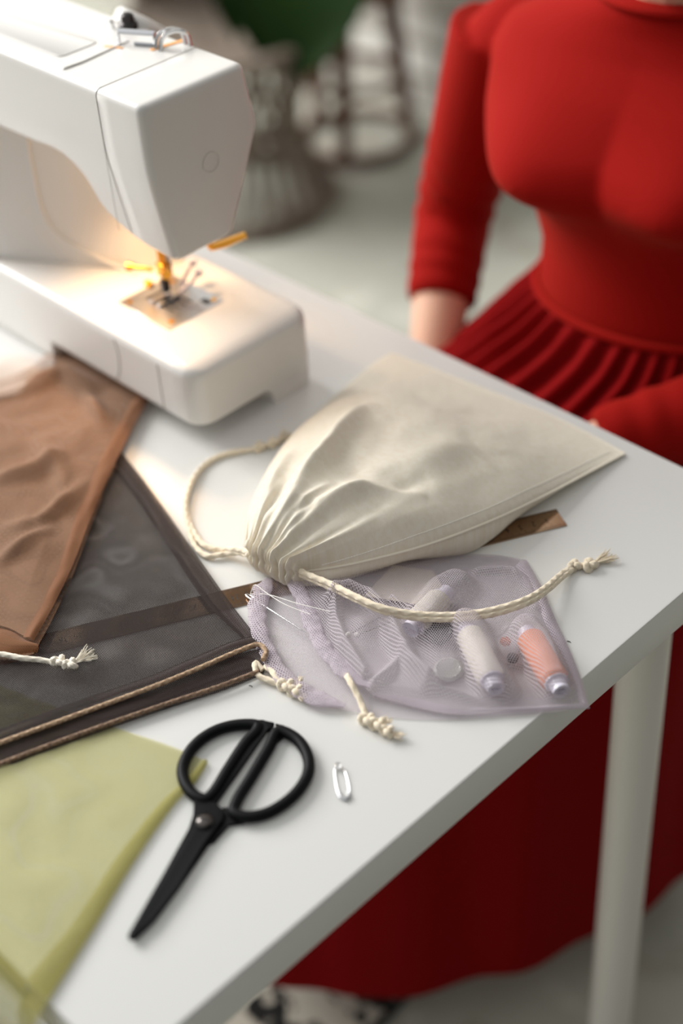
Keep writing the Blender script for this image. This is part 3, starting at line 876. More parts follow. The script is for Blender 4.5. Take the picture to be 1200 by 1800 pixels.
obj('frayed_end', b_, M_cordw, ce)

sh = thing('sheer_bag', tuple(at(20, 660)), 'pale sheer bag crumpled against the machine at the left edge, above the tan bag', 'mesh bag')
def sh_d(u, v, p): 
    e = sin(pi*u)*sin(pi*v)
    return (p[0], p[1], p[2]+1.2*e+.35*nz(p[0], p[1], .5, 31)*e)
flat_patch('front_layer', px([(-120, 640, .9), (-60, 628, .9), (20, 622, .9), (92, 626, .9)]), px([(-120, 720, 1.1), (-40, 706, 1.1), (30, 692, 1.1), (72, 676, 1.1)]), px([(-120, 640, .9), (-120, 720, 1.1)]), px([(92, 626, .9), (94, 650, 1.0), (72, 676, 1.1)]), 40, 24, M_sheer, sh, sh_d)
flat_patch('rim', px([(-120, 722, 1.1), (-40, 708, 1.1), (30, 694, 1.1), (72, 678, 1.1)]), px([(-120, 708, 1.2), (-40, 694, 1.2), (28, 681, 1.2), (64, 667, 1.2)]), px([(-120, 722, 1.1), (-120, 708, 1.2)]), px([(72, 678, 1.1), (64, 667, 1.2)]), 40, 5, M_sheer, sh, lambda u, v, p: (p[0], p[1], p[2]+.35*sin(pi*v)+.15))

# ================================================================== LAVENDER MESH BAG AND WHAT IS IN IT
lv = thing('lavender_mesh_bag', tuple(at(760, 1120)), 'lavender mesh drawstring bag holding thread spools, lying at the right table edge', 'mesh bag')
LR = [(([(590, 1056), (616, 1048), (650, 1060), (683, 1096), (705, 1142), (722, 1175), (755, 1205)]), 1.5, .62, 2),
      (([(590, 1056), (592, 1098), (606, 1137), (642, 1190)]), .9, .36, 2),
      (([(648, 1214), (680, 1190), (712, 1158)]), .7, .4, 2),
      (([(722, 1184), (768, 1213), (900, 1243), (1028, 1243)]), .5, .3, 2),
      (([(690, 1060), (740, 1100), (752, 1104)]), .8, .35, 2),
      (([(925, 1116), (960, 1165), (985, 1212)]), 1.75, 1.25, 4),
      (([(822, 1108), (850, 1165), (872, 1212)]), 1.65, 1.2, 4),
      (([(745, 1090), (780, 1040), (800, 1030)]), 1.3, 1.3, 4),
      (([(770, 1118), (785, 1170)]), .8, 1.3, 3),
      (([(900, 1130), (895, 1160)]), .9, 1.0, 3),
      (([(840, 1002), (900, 1000), (925, 1010), (945, 1060)]), .45, .4, 2),
      (([(640, 1100), (700, 1080)]), .5, 1.2, 2)]
LRp = [(px(a, .9), h, w, pw) for a, h, w, pw in LR]
def lv_top(u, v, p):
    e = min(1, 9*v, 9*(1-v))*min(1, 10*(1-u))*min(1, .45+8*u)
    hs = [ridge(p[0], p[1], q, h, w, pw, 1, 1) for q, h, w, pw in LRp]
    z = max(hs)+.25*sum(hs)-.25*max(hs)
    n = .18*nz(p[0], p[1], .35, 41)+.1*nz(p[0], p[1], .8, 44)
    return (p[0], p[1], p[2]+e*(z+.35+n))
def lv_bot(u, v, p):
    e = min(1, 8*u, 8*(1-u))*min(1, 8*v, 8*(1-v))
    return (p[0], p[1], max(.06, p[2]+.05*nz(p[0], p[1], .5, 47)))
vT = [(470, 1012), (600, 985), (720, 972), (800, 974), (870, 975), (925, 984)]
vB = [(608, 1250), (700, 1262), (780, 1265), (900, 1258), (1036, 1245)]
vRr = [(925, 984), (950, 1028), (975, 1085), (1000, 1140), (1022, 1195), (1036, 1245)]
vLb = [(470, 1012), (448, 1048), (441, 1088), (451, 1140), (482, 1192), (540, 1232), (608, 1250)]
flat_patch('back_layer', px(vT, .12), px(vB, .12), px(vLb, .15), px(vRr, .12), 90, 70, M_lav, lv, lv_bot, uvo=(.05, .06))
vLt = [(500, 1008), (520, 1030), (538, 1075), (553, 1118), (582, 1160), (612, 1190), (655, 1222)]
vTt = [(500, 1008), (600, 985), (720, 972), (800, 974), (870, 975), (925, 984)]
vBt = [(655, 1222), (720, 1240), (790, 1254), (900, 1252), (1036, 1243)]
flat_patch('front_layer', px(vTt, .35), px(vBt, .25), px(vLt, .7), px(vRr, .2), 170, 130, M_lav, lv, lv_top)
# hem tunnels of the two rims
def rim(path, zz, wd, m, r, seed):
    P = catmull(px(path, zz), 90)
    b = bmesh.new()
    n_ = 22
    uvl = b.loops.layers.uv.verify()
    tube(b, P, r, n_, sq=(.4, 1.15), cap=False, fn=lambda i, th: (min(1, .45+i*.09, .25+(89-i)*.06))*(1+.3*nz(i*.16, cos(th)*1.2, 1, seed)+.22*nz(i*.3, sin(th)*1.6, 1, seed+1)))
    faces = list(b.faces)
    for k, f in enumerate(faces):
        i, j = divmod(k, n_)
        for l, (di, dj) in zip(f.loops, ((0, 0), (0, 1), (1, 1), (1, 0))):
            l[uvl].uv = ((i+di)*.13, (j+dj)*r*2*pi/n_)
    return obj('hem_tunnel', b, m, lv, smooth=180)
rim([(472, 1018), (456, 1050), (452, 1088), (464, 1136), (494, 1184), (545, 1222), (606, 1241)], .5, .5, M_lavhem, .55, 1)
rim([(508, 1018), (526, 1040), (545, 1085), (560, 1124), (590, 1162), (618, 1190), (650, 1206)], .95, .5, M_lavhem, .48, 2)
# dense doubled corner and lower seam
flat_patch('bottom_seam', px([(655, 1226, .3), (720, 1242, .3), (790, 1256, .3), (900, 1254, .3), (1036, 1245, .3)]), px([(660, 1214, .5), (725, 1226, .5), (790, 1240, .5), (900, 1243, .5), (1020, 1236, .4)]), px([(655, 1226, .3), (660, 1214, .5)]), px([(1036, 1245, .3), (1020, 1236, .4)]), 60, 5, M_lavhem, lv, lambda u, v, p: (p[0], p[1], p[2]+.15*sin(pi*v)))
flat_patch('side_seam', px(vRr, .32), px([(905, 996), (930, 1035), (955, 1090), (980, 1143), (1003, 1195), (1018, 1236)], .5), px([(925, 984, .3), (905, 996, .45)]), px([(1036, 1245, .3), (1018, 1236, .45)]), 60, 5, M_lavhem, lv, lambda u, v, p: (p[0], p[1], p[2]+.22*sin(pi*v)))
b_ = bmesh.new()
braid(b_, px([(608, 1186, .9), (616, 1200, 1.1), (628, 1222, .8), (638, 1245, .5), (643, 1262, .35)]), .2)
knot(b_, at(645, 1266, .4), at(700, 1296)-at(640, 1262), .8, .25, 1)
knot(b_, at(664, 1274, .4), at(700, 1296)-at(640, 1262), .9, .25, 3)
knot(b_, at(680, 1286, .4), at(700, 1296)-at(660, 1270), .7, .22, 5)
ce = obj('cord_end', b_, M_cord, lv)
b_ = fray(bmesh.new(), at(684, 1287, .3), at(712, 1297)-at(680, 1284), 1.0, .3, 20, 12, .05); fray(b_, at(672, 1275, .5), at(690, 1262)-at(672, 1280), .7, .35, 14, 13, .05)
obj('frayed_end', b_, M_cord, ce)

def spool(u0, v0, u1, v1, m, label, rad=.92, z=1.02):
    a, c = Vector(at(u0, v0, z)), Vector(at(u1, v1, z))
    ax = c-a; L_ = ax.length; ax.normalize()
    t = thing('thread_spool', tuple((a+c)/2-Vector((0, 0, z))), label, 'thread spool', 'thread spools in the lavender bag')
    b = lathe(bmesh.new(), [(rad*.8, .45), (rad, .7), (rad, L_-.85), (rad*.85, L_-.6)], a, ax, 28); obj('thread', b, m, t)
    b = lathe(bmesh.new(), [(.0, -.1), (.62, -.1), (.62, .3), (.78, .42), (.78, .5), (.55, .55), (.5, L_-.7), (.78, L_-.62), (.78, L_-.5), (.6, L_-.42), (.56, L_+.3), (.34, L_+.3), (.3, L_-.1), (0, L_-.1)], a, ax, 24); obj('core', b, M_spool, t)
spool(925, 1112, 983, 1210, M_peach, 'peach thread spool inside the lavender bag, nearest its right corner')
spool(820, 1106, 869, 1206, M_white_thread, 'off white thread spool inside the lavender bag, left of the peach spool')
spool(722, 1106, 783, 1044, M_white_thread, 'off white thread spool inside the lavender bag, under the thick cream cord')

tag = props
b_ = bmesh.new(); c_ = at(771, 1110, .75)
lathe(b_, [(0, -.3), (.75, -.3), (.95, -.1), (.95, .15), (.8, .28), (.62, .2), (0, .18)], c_, (.15, -.2, 1), 28)
obj('button', b_, M_btn_black, None, (c_.x, c_.y, .2), label='big glossy black button inside the lavender bag', cat='button')
b_ = bmesh.new(); c_ = at(788, 1178, .62)
lathe(b_, [(0, -.2), (.8, -.2), (.95, 0), (.95, .1), (.78, .22), (.6, .12), (0, .12)], c_, (.1, -.1, 1), 28)
obj('button', b_, M_btn_clear, None, (c_.x, c_.y, .2), label='clear grey button inside the lavender bag, below the black one', cat='button')
b_ = lathe(bmesh.new(), [(0, -.35), (.22, -.3), (.36, 0), (.22, .3), (0, .35)], at(888, 1128, .75), (1, .2, .1), 16)
obj('bead', b_, M_bead, None, tuple(at(888, 1128, .2)), label='small orange bead inside the lavender bag, between the white and peach spools', cat='bead')
b_ = lathe(bmesh.new(), [(0, -.25), (.35, -.2), (.38, .1), (0, .25)], at(901, 1156, .7), (.1, .1, 1), 16)
obj('bead', b_, M_btn_black, None, tuple(at(901, 1156, .2)), label='small black bead inside the lavender bag, below the orange bead', cat='bead')
b_ = bmesh.new()
prism(b_, [tuple(at(u, v, .5))[:2] for u, v in ((640, 1046), (690, 992), (760, 1002), (778, 1030), (735, 1062))], .42, .46)
obj('card', b_, M_card, None, tuple(at(700, 1020, .42)), label='folded cream card inside the lavender bag, beside the cotton bag', cat='card')
for k, (u, v, u2, v2, lb) in enumerate(((612, 1116, 668, 1085, 'white pearl headed pin in the lavender bag, the left one of two'), (627, 1117, 690, 1092, 'white pearl headed pin in the lavender bag, the right one of two'))):
    a = Vector(at(u, v, 1.0)); e_ = Vector(at(u2, v2, .7))
    t = thing('pearl_pin', tuple(a), lb, 'pin', 'pearl pins in the lavender bag')
    b_ = bmesh.new(); bmesh.ops.create_uvsphere(b_, u_segments=14, v_segments=10, radius=.21, matrix=Matrix.Translation(a)); obj('pin_head', b_, M_pearl, t)
    b_ = bmesh.new(); tube(b_, [tuple(a), tuple(e_)], .03, 6); obj('shaft', b_, M_chrome, t)
# sewing needle with white thread
a, e_ = Vector(at(433, 1045, .35)), Vector(at(537, 1112, .75))
t = thing('sewing_needle', tuple(a), 'steel needle with white thread through its eye, across the lavender bag mouth', 'needle')
b_ = bmesh.new(); d_ = (e_-a).normalized()
tube(b_, [tuple(a+d_*.9), tuple(a+(e_-a)*.5), tuple(e_-d_*.5), tuple(e_)], [.05, .05, .04, .006], 8)
sd = d_.cross(Vector((0, 0, 1)))
tube(b_, [tuple(a+d_*(.45-.5*cos(q))+sd*.12*sin(q)) for q in np.linspace(0, 2*pi, 21)[:-1]], .035, 6, closed=True)
obj('shaft', b_, M_chrome, t)
b_ = bmesh.new()
tube(b_, catmull(px([(440, 1044, .4), (470, 1045, .9), (520, 1060, 1.3), (580, 1075, 1.4)]), 30), .03, 5)
tube(b_, catmull(px([(440, 1044, .4), (447, 1028, 1.0), (465, 1040, 1.1), (500, 1062, 1.4), (545, 1080, 1.5)]), 30), .03, 5)
obj('thread', b_, M_thread, t)

# ================================================================== CREAM COTTON BAG
ct = thing('cotton_bag', tuple(at(720, 830)), 'cream cotton drawstring bag with gathered neck, lying filled on the table', 'drawstring bag')
cL = [(430, 955, 1.2), (434, 905, 1.6), (464, 838, 1.7), (512, 767, 1.4), (590, 698, .9), (650, 646, .4), (690, 622, .15)]
cR = [(541, 1003, 1.5), (590, 996, 1.8), (640, 986, 2.1), (750, 957, 2.5), (860, 916, 2.3), (960, 869, 1.4), (1040, 827, .6), (1097, 797, .2)]
cN = [(430, 955, 1.2), (448, 972, 1.9), (475, 986, 2.2), (505, 998, 2.1), (541, 1003, 1.5)]
cE = [(690, 622, .15), (760, 648, .3), (825, 678, .4), (950, 723, .35), (1030, 761, .25), (1097, 797, .2)]
CF = [([(479, 967), (530, 890), (567, 850), (612, 767), (646, 708)], 2.1, .62, 1.7), ([(525, 960), (567, 925), (642, 905), (754, 902)], 1.3, .5, 1.7),
      ([(460, 962), (465, 910), (490, 850), (520, 790)], 1.3, .5, 1.7), ([(505, 962), (540, 920), (590, 890)], .9, .35, 1.7), ([(640, 718), (740, 692)], .5, 1.3, 2),
      ([(720, 680), (800, 800)], .7, 1.5, 2), ([(833, 796), (790, 815), (750, 840), (700, 880)], .75, 1.0, 2), ([(930, 735), (880, 770), (800, 815)], .3, 1.5, 2),
      ([(800, 790), (765, 850), (770, 905)], .35, 1.3, 2), ([(495, 960), (515, 920), (540, 890)], .5, .45, 2), ([(640, 960), (750, 930), (860, 890)], .3, .8, 2),
      ([(820, 720), (880, 790), (940, 850)], .25, 1.5, 2), ([(560, 800), (600, 830), (640, 900)], -.5, .9, 2), ([(690, 740), (670, 800), (640, 860)], -.5, .9, 2), ([(755, 870), (700, 900), (620, 915)], -.5, .5, 2)]
CFp = [(px(a, 3.0), h, w, q) for a, h, w, q in CF]
def pleat(v):
    jit = v+.035*sin(9*v+1.3)+.02*sin(23*v)
    a = 1+.45*sin(17*v+2)
    c = cos(2*pi*12*jit)
    return a*(abs(c)**.8*(1 if c > 0 else -1)), cos(2*pi*4.5*jit+.8)
def ct_top(u, v, p):
    env = (sin(pi*min(1, max(0, v)))**.6)*(min(1, (1-u)*2.6)**.8)*min(1, .25+2.6*u)
    z = 3.0*env*(1-.35*u)
    for q, h, w, pw in CFp: z += ridge(p[0], p[1], q, h*.72, w*1.4, pw)*min(1, 8*v, 8*(1-v), 1)
    z += (.16*nz(p[0], p[1], .3, 51)+.06*nz(p[0], p[1], .8, 53))*min(1, 6*v, 6*(1-v))*min(1, 5*(1-u))
    w, w2 = pleat(v)
    ed = min(1, 12*v+.15, 12*(1-v)+.15)
    z += .30*w*exp(-u/.085)*ed+.26*w2*exp(-u/.24)*ed
    # seam allowance pressed flat along the right side
    return (p[0], p[1], p[2]+z)
b_ = bmesh.new(); Vc = patch(b_, px(cL), px(cR), px(cN), px(cE), 200, 180, ct_top)
row_ = [Vc[i][174].co.copy()+Vector((0, 0, .02)) for i in range(9, 196)]
obj('front_panel', b_, M_cotton, ct, smooth=180)
cR2 = [(536, 1028, .5), (560, 1030, .45), (592, 1023, .45), (658, 1004, .4), (717, 986, .35), (783, 979, .3), (825, 971, .25), (867, 946, .2), (908, 911, .2), (992, 852, .15), (1046, 822, .15), (1097, 798, .12)]
b_ = bmesh.new(); patch(b_, px(cR), px(cR2), px([(541, 1003, 1.5), (542, 1016, 1.1), (536, 1028, .5)]), px([(1097, 797, .2), (1097, 798, .12)]), 120, 16, lambda u, v, p: (p[0]+.25*sin(pi*v)*sin(pi*u)*.6, p[1]-.3*sin(pi*v)*sin(pi*u), p[2]+.08*nz(p[0], p[1], .6, 57)*sin(pi*v)))
patch(b_, px([(436, 985, .5), (440, 905, .35), (470, 836, .2), (520, 765, .12), (596, 696, .12), (655, 645, .1), (690, 622, .1)]), px(cR2), px([(436, 985, .5), (480, 1010, .5), (536, 1028, .5)]), px([(690, 622, .1), (900, 702, .1), (1097, 798, .12)]), 60, 30)
patch(b_, px(cL), px([(436, 985, .5), (440, 905, .35), (470, 836, .2), (520, 765, .12), (596, 696, .12), (655, 645, .1), (690, 622, .1)]), px([(430, 955, 1.2), (436, 985, .5)]), px([(690, 622, .15), (690, 622, .1)]), 60, 8, lambda u, v, p: (p[0]-.25*sin(pi*v), p[1]+.15*sin(pi*v), p[2]))
obj('back_panel', b_, M_cotton, ct, smooth=180)
# gathered mouth
b_ = bmesh.new()
cN2 = [(433, 972, .6), (450, 1000, .5), (478, 1016, .5), (508, 1030, .5), (541, 1030, .5)]
def mouth(u, v, p):
    w, w2 = pleat(u)
    zt_ = ct_top(0, u, p)[2]-p[2]
    o = sin(pi*min(1, v*1.05))**.8-.75*exp(-((v-.42)/.12)**2)
    ed = min(1, 10*u+.15, 10*(1-u)+.15)
    k = nz(u*7, v*1.5, 1, 61)
    return (p[0]+(-.06+.10*w+.1*k)*o*ed, p[1]-(.26+.12*w2+.12*k)*o*ed-.26*w*sin(pi*v)**.5*ed, p[2]+zt_*(1-v)**1.3+.16*o+.12*k*o)
patch(b_, px(cN), px(cN2), px([(430, 955, 1.2), (433, 972, .6)]), px([(541, 1003, 1.5), (541, 1030, .5)]), 160, 24, mouth)
obj('gathered_mouth', b_, M_cotton, ct, smooth=180)
# seam edging and stitches
b_ = bmesh.new(); tube(b_, catmull(px([(p[0], p[1], p[2]+.0) for p in cR]), 160), .13, 8, sq=(.6, 1))
tube(b_, catmull(px(cE), 80), .1, 8, sq=(.6, 1))
obj('seam_edge', b_, M_cotton, ct)
b_ = bmesh.new()
Vin = catmull([tuple(q) for q in row_], 131)
for i in range(0, 130):
    a, c = Vector(Vin[i]), Vector(Vin[i+1])
    m_ = a.lerp(c, .6)
    tube(b_, [tuple(a), tuple((a+m_)/2+Vector((0, 0, .02))), tuple(m_)], .035, 5)
obj('stitching', b_, M_thread, ct)
# drawstring: right strand pair, knot, tassel; left loop, knot, tassel
b_ = bmesh.new()
s1 = [(528, 1004, 1.9), (548, 1013, 2.0), (580, 1026, 2.2), (620, 1046, 2.6), (665, 1066, 2.7), (720, 1078, 2.4), (790, 1081, 2.1), (860, 1073, 2.1), (920, 1055, 2.0), (958, 1033, 1.3), (985, 1010, .6), (1003, 998, .3)]
s2 = [(528, 1010, 1.5), (556, 1022, 1.7), (590, 1037, 1.9), (630, 1056, 2.3), (680, 1077, 2.3), (740, 1087, 2.1), (800, 1088, 1.9), (868, 1079, 1.9), (926, 1060, 1.8), (962, 1037, 1.1), (988, 1014, .5), (1005, 1001, .3)]
braid(b_, px(s1), .21); braid(b_, px(s2), .21)
knot(b_, at(1009, 995, .3), at(1040, 990)-at(1000, 998), .7, .26, 2)
braid(b_, px([(1012, 996, .3), (1028, 993, .3), (1040, 990, .3)]), .22)
knot(b_, at(1036, 994, .3), at(1050, 985)-at(1020, 998), .8, .28, 4)
d1 = obj('drawstring', b_, M_cord, ct)
b_ = fray(bmesh.new(), at(1040, 990, .25), at(1080, 976)-at(1040, 991), 1.7, .6, 44, 21, .045)
obj('tassel', b_, M_cord, d1)
b_ = bmesh.new()
l1 = [(440, 972, 1.6), (420, 966, 1.0), (395, 966, .5), (362, 960, .3), (342, 938, .22), (328, 900, .22), (333, 858, .22), (352, 825, .22), (382, 804, .22), (415, 795, .22), (450, 789, .22)]
l2 = [(440, 978, 1.2), (420, 972, .7), (395, 974, .4), (366, 978, .3), (344, 962, .22), (331, 925, .25), (326, 888, .4), (338, 845, .4), (362, 814, .25), (394, 798, .22), (430, 791, .22)]
braid(b_, px(l1), .2); braid(b_, px(l2), .2)
knot(b_, at(456, 786, .3), at(480, 778)-at(440, 790), .7, .25, 1)
braid(b_, px([(458, 786, .3), (472, 781, .3), (482, 777, .3)]), .2)
knot(b_, at(480, 779, .3), at(500, 770)-at(470, 783), .7, .26, 3)
d2 = obj('drawstring', b_, M_cord, ct)
b_ = fray(bmesh.new(), at(483, 777, .3), at(512, 762)-at(482, 778), 1.6, .6, 40, 22, .045)
obj('tassel', b_, M_cord, d2)

# ================================================================== SCISSORS
sc = thing('scissors', tuple(at(359, 1445)), 'black scissors with two round D-shaped handles lying on the table', 'scissors')
def cp(x, y): return (200+x/2.667, 1240+y/2.667)
lh = [cp(*q) for q in ((672, 96), (600, 90), (500, 110), (412, 158), (350, 225), (322, 300), (335, 368), (382, 425), (430, 440), (462, 415), (535, 300), (618, 175), (668, 120))]
rh = [cp(*q) for q in ((772, 122), (850, 152), (902, 222), (914, 300), (880, 378), (805, 455), (705, 510), (610, 522), (562, 500), (575, 450), (645, 335), (722, 205))]
def handle(pts, z):
    P = catmull(px(pts, z), 120, closed=True)
    return tube(bmesh.new(), P, .375, 14, closed=True, sq=(.95, .98))
def prism_px(pts, z0, z1, bev=.05):
    b = bmesh.new(); prism(b, [tuple(at(u, v, (z0+z1)/2))[:2] for u, v in pts], z0, z1, bev); return b
h1 = obj('handle', handle(lh, .42), M_black, sc, smooth=60)
h2 = obj('handle', handle(rh, .42), M_black, sc, smooth=60)
# straight inner bars broadened to a flat web
obj('handle_web', prism_px([cp(*q) for q in ((640, 72), (700, 76), (752, 86), (737, 116), (716, 116), (590, 300), (478, 458), (440, 462), (620, 210), (680, 112))], .16, .5, .08), M_black, h1, smooth=30)
obj('handle_web', prism_px([cp(*q) for q in ((757, 90), (800, 100), (800, 140), (740, 190), (590, 430), (560, 480), (536, 482), (655, 300), (756, 134), (775, 122))], .12, .46, .08), M_black, h2, smooth=30)
obj('blade', prism_px([cp(*q) for q in ((375, 440), (480, 458), (520, 500), (510, 545), (455, 600), (430, 640), (300, 850), (180, 1010), (98, 1092), (80, 1098), (66, 1088), (70, 1070), (230, 800), (352, 582), (380, 520))], .34, .58, .09), M_black, sc, smooth=30)
obj('blade', prism_px([cp(*q) for q in ((600, 500), (610, 552), (540, 560), (470, 640), (445, 650), (310, 850), (190, 1010), (100, 1096), (84, 1098), (200, 900), (340, 640), (440, 520), (520, 480))], .08, .33, .05), M_black, sc, smooth=30)
c_ = at(*cp(425, 545), .6)
b_ = lathe(bmesh.new(), [(0, 0), (.5, 0), (.52, .12), (.44, .24), (.2, .32), (0, .33)], (c_.x, c_.y, .56), n=28)
obj('screw', b_, mat('dark polished steel', (96, 92, 90), .22, metal=1), sc)
b_ = B((c_.x, c_.y, .875), (.62, .09, .04), rz=.6); obj('screw_slot', b_, M_black, sc, smooth=0)

# ================================================================== SAFETY PIN
c4 = lambda x, y: (200+x/2.667, 1240+y/2.667)
sp = thing('safety_pin', tuple(at(601, 1375)), 'small silver safety pin lying closed on the table beside the scissors', 'safety pin')
b_ = bmesh.new()
tube(b_, catmull(px([c4(1048, 405), c4(1038, 350), c4(1036, 300), c4(1044, 286)], .12), 24), .036, 8)
tube(b_, catmull(px([c4(1104, 420), c4(1098, 365), c4(1082, 310), c4(1060, 284)], .12), 24), .04, 8)
obj('wire', b_, M_chrome, sp)
b_ = bmesh.new(); c_ = at(*c4(1051, 289), .16)
tube(b_, [(c_.x+.16*cos(t), c_.y+.16*sin(t), .1+.012*k) for k, t in enumerate(np.linspace(0, 4*pi, 30))], .05, 8)
obj('coil', b_, M_chrome, sp)
b_ = bmesh.new()
tube(b_, px([c4(1048, 395), c4(1062, 428), c4(1085, 440), c4(1104, 425), c4(1098, 408)], .14), [.08, .13, .15, .13, .08], 10, sq=(.7, 1))
obj('clasp', b_, M_steel, sp)

# two scraps of thread on the table
for u, v, lb, m in ((441, 1206, 'tiny dark thread scrap on the table below the dark bag corner', M_ink), (1000, 1128, 'tiny dark thread scrap on the table right of the lavender bag', M_ink)):
    a = at(u, v, .03)
    b_ = bmesh.new(); tube(b_, [(a.x-.14, a.y-.05, .04), (a.x, a.y+.02, .05), (a.x+.13, a.y+.0, .04)], .025, 5)
    obj('thread_scrap', b_, m, None, (a.x, a.y, 0), label=lb, cat='thread scrap')

# ================================================================== WOMAN IN THE RED DRESS
wm = thing('person', (-27, 20, FL), 'seated person in a red long sleeved dress with gathered skirt, behind the table', 'person')
PHI = radians(10)
f2 = Vector((sin(PHI), -cos(PHI), 0)); r2 = Vector((-cos(PHI), -sin(PHI), 0))
def ell(c, a, bf, bb, n=64, pw=2.0, phi=PHI):
    out = []
    ff = Vector((sin(phi), -cos(phi), 0)); rr = Vector((-cos(phi), -sin(phi), 0))
    for k in range(n):
        t = 2*pi*k/n
        s, co = sin(t), cos(t)
        x = abs(co)**(2/pw)*(1 if co >= 0 else -1)*a
        y = abs(s)**(2/pw)*(1 if s >= 0 else -1)*(bf if s >= 0 else bb)
        q = Vector(c)+rr*x+ff*y
        out.append(q)
    return out
R_SH, R_EL, R_WR = Vector((-46.8, 24.6, 16.6)), Vector((-52.6, 24, -4.0)), Vector((-46.0, 13.2, -13.6))
L_SH, L_EL, L_WR = Vector((-10.5, 28, 17.2)), Vector((-6.5, 24.5, -2.6)), Vector((-20.0, 6.2, -7.4))

def bake(o_bm, mods, name, m, parent):
    """evaluate modifiers on a bmesh (given in table cm) and link the result as one mesh"""
    me = bpy.data.meshes.new(name)
    org = ORI[parent]
    for v in o_bm.verts: v.co = (v.co-org)*CM
    o_bm.to_mesh(me); o_bm.free()
    t = bpy.data.objects.new(name+'_tmp', me); COL.objects.link(t)
    mods(t)
    dg = bpy.context.evaluated_depsgraph_get()
    me2 = bpy.data.meshes.new_from_object(t.evaluated_get(dg))
    bpy.data.objects.remove(t); bpy.data.meshes.remove(me)
    for p in me2.polygons: p.use_smooth = True
    me2.materials.clear(); me2.materials.append(m)
    me2.name = name
    o = bpy.data.objects.new(name, me2); COL.objects.link(o); o.parent = parent; ORI[o] = org
    return o

# body: limbs grown along a skeleton and fused into one surface
nodes = []; edges = []
def nd(p, r, parent=None):
    nodes.append((Vector(p), r)); i = len(nodes)-1
    if parent is not None: edges.append((parent, i))
    return i
pel = nd((-26.5, 22, -17), 10.5)
sp1 = nd((-26.5, 22, -6), 9.0, pel); sp2 = nd((-26.5, 22.5, 4), 8.6, sp1); sp3 = nd((-28, 24.6, 10), 7.6, sp2)
nk0 = nd((-28.7, 25.5, 21), 5, sp3); nk = nd((-28.5, 24.8, 27), 4.9, nk0)
nd((-28.2, 23.8, 31.5), 5.0, nk)
def arm(sh_, el, wr, side, parent, hd_dir, curl):
    a = nd(sh_-Vector((0, 0, 1.6)), 2.7, parent)
    m1 = nd(sh_.lerp(el, .5), 3.3, a); e = nd(el, 2.9, m1)
    m2 = nd(el.lerp(wr, .35), 3.3, e); m3 = nd(el.lerp(wr, .75), 2.7, m2); w = nd(wr, 2.3, m3)
    d = Vector(hd_dir).normalized()
    nrm = Vector((0, 0, 1)); nrm = (nrm-d*nrm.dot(d)).normalized()
    s = d.cross(nrm)*side
    for k, (o_, L_) in enumerate(((1.0, (2.6, 2.0, 1.5)), (.35, (3.0, 2.2, 1.6)), (-.35, (2.8, 2.1, 1.5)), (-1.0, (2.1, 1.6, 1.3)))):
        j = nd(wr+d*2.6+s*(1.5*o_), 1.25, w); p = wr+d*(6.9-.35*abs(o_))+s*o_*2.75; j = nd(p, .98, j); ang = .35
        for q in range(3):
            p = p+(d*cos(ang)-nrm*sin(ang))*L_[q]+s*(.14*o_); j = nd(p, .80-.07*q, j); ang += curl
    p = wr+d*2.2+s*2.2; j = nd(p, 1.2, w)
    p = p+(d*.75+s*.75)*2.4; j = nd(p, 1.0, j); p = p+(d*.95+s*.2-nrm*.2)*2.3; nd(p, .8, j)
arm(R_SH, R_EL, R_WR, 1, sp3, (.75, -.55, -.1), .35)
arm(L_SH, L_EL, L_WR, -1, sp3, (-.72, -.1, -.7), .35)
for sx in (8, -8):
    h = nd(Vector((-27, 19, -20))+r2*sx, 8.0, pel)
    th = nd(Vector((-29.5, 6, -20))+r2*sx, 7.0, h); kn = nd(Vector((-33, -8, -21))+r2*sx*.9, 5.4, th)
    cf = nd(Vector((-33, -4, -38))+r2*sx*.9, 5.0, kn); an = nd(Vector((-33, 4, -64.5))+r2*sx*.9, 3.2, cf)
    ht = nd(Vector((-33, 5, -68.9))+r2*sx*.9, 3.1, an); nd(Vector((-34, -3, -70.2))+r2*sx, 2.3, ht)
bmh = bmesh.new()
def capsule(bm, a, ra, c, rc, n=16):
    # tapered limb segment with round ends
    ax = (c-a); L_ = ax.length
    if L_ < 1e-4: return
    pr = [(ra*sin(q), -ra*cos(q)) for q in np.linspace(.05, pi/2, 6)]+[(rc*cos(q), L_+rc*sin(q)) for q in np.linspace(0, pi/2-.05, 6)]
    lathe(bm, pr, a, ax, n)
for a, c in edges: capsule(bmh, nodes[a][0], nodes[a][1], nodes[c][0], nodes[c][1])
HC = Vector((-27.6, 21.6, 37.2))
def hp(x, y, z): return HC+r2*x+f2*y+Vector((0, 0, z))
def head_point(dx, dy, dz):
    x, y, z = 7.3*dx, 9.0*dy, 11.2*dz
    lo = max(0, -dz-.05)
    x *= 1-.42*lo**1.5
    if dy < 0: y *= 1-.35*lo
    g = lambda u, c, w: exp(-((u-c)/w)**2)
    if dy > 0:
        f = min(1, dy*1.6)
        y -= .7*f*g(dz, .1, .5)*.6
        nzp = .25+.75*min(1, max(0, (1.8-z)/3.6)) if z > -2.6 else exp(-((z+2.6)/.55)**2)
        if z < 2.6: y += f*2.2*nzp*g(x, 0, .75+.45*max(0, min(1, (1.5-z)/4)))
        y -= f*.95*g(abs(x), 3.0, 1.5)*g(z, .9, 1.0)
        y += f*.4*g(abs(x), 3.0, 2.0)*g(z, 2.5, .8)
        y += f*.5*g(abs(x), 4.2, 1.6)*g(z, -2.0, 1.8)
        y += f*(.75*g(x, 0, 2.0)*g(z, -5.0, 1.3)+.9*g(x, 0, 2.2)*g(z, -8.6, 1.5)-.3*g(x, 0, 2.0)*g(z, -6.7, .6))
    return hp(x, y, z)
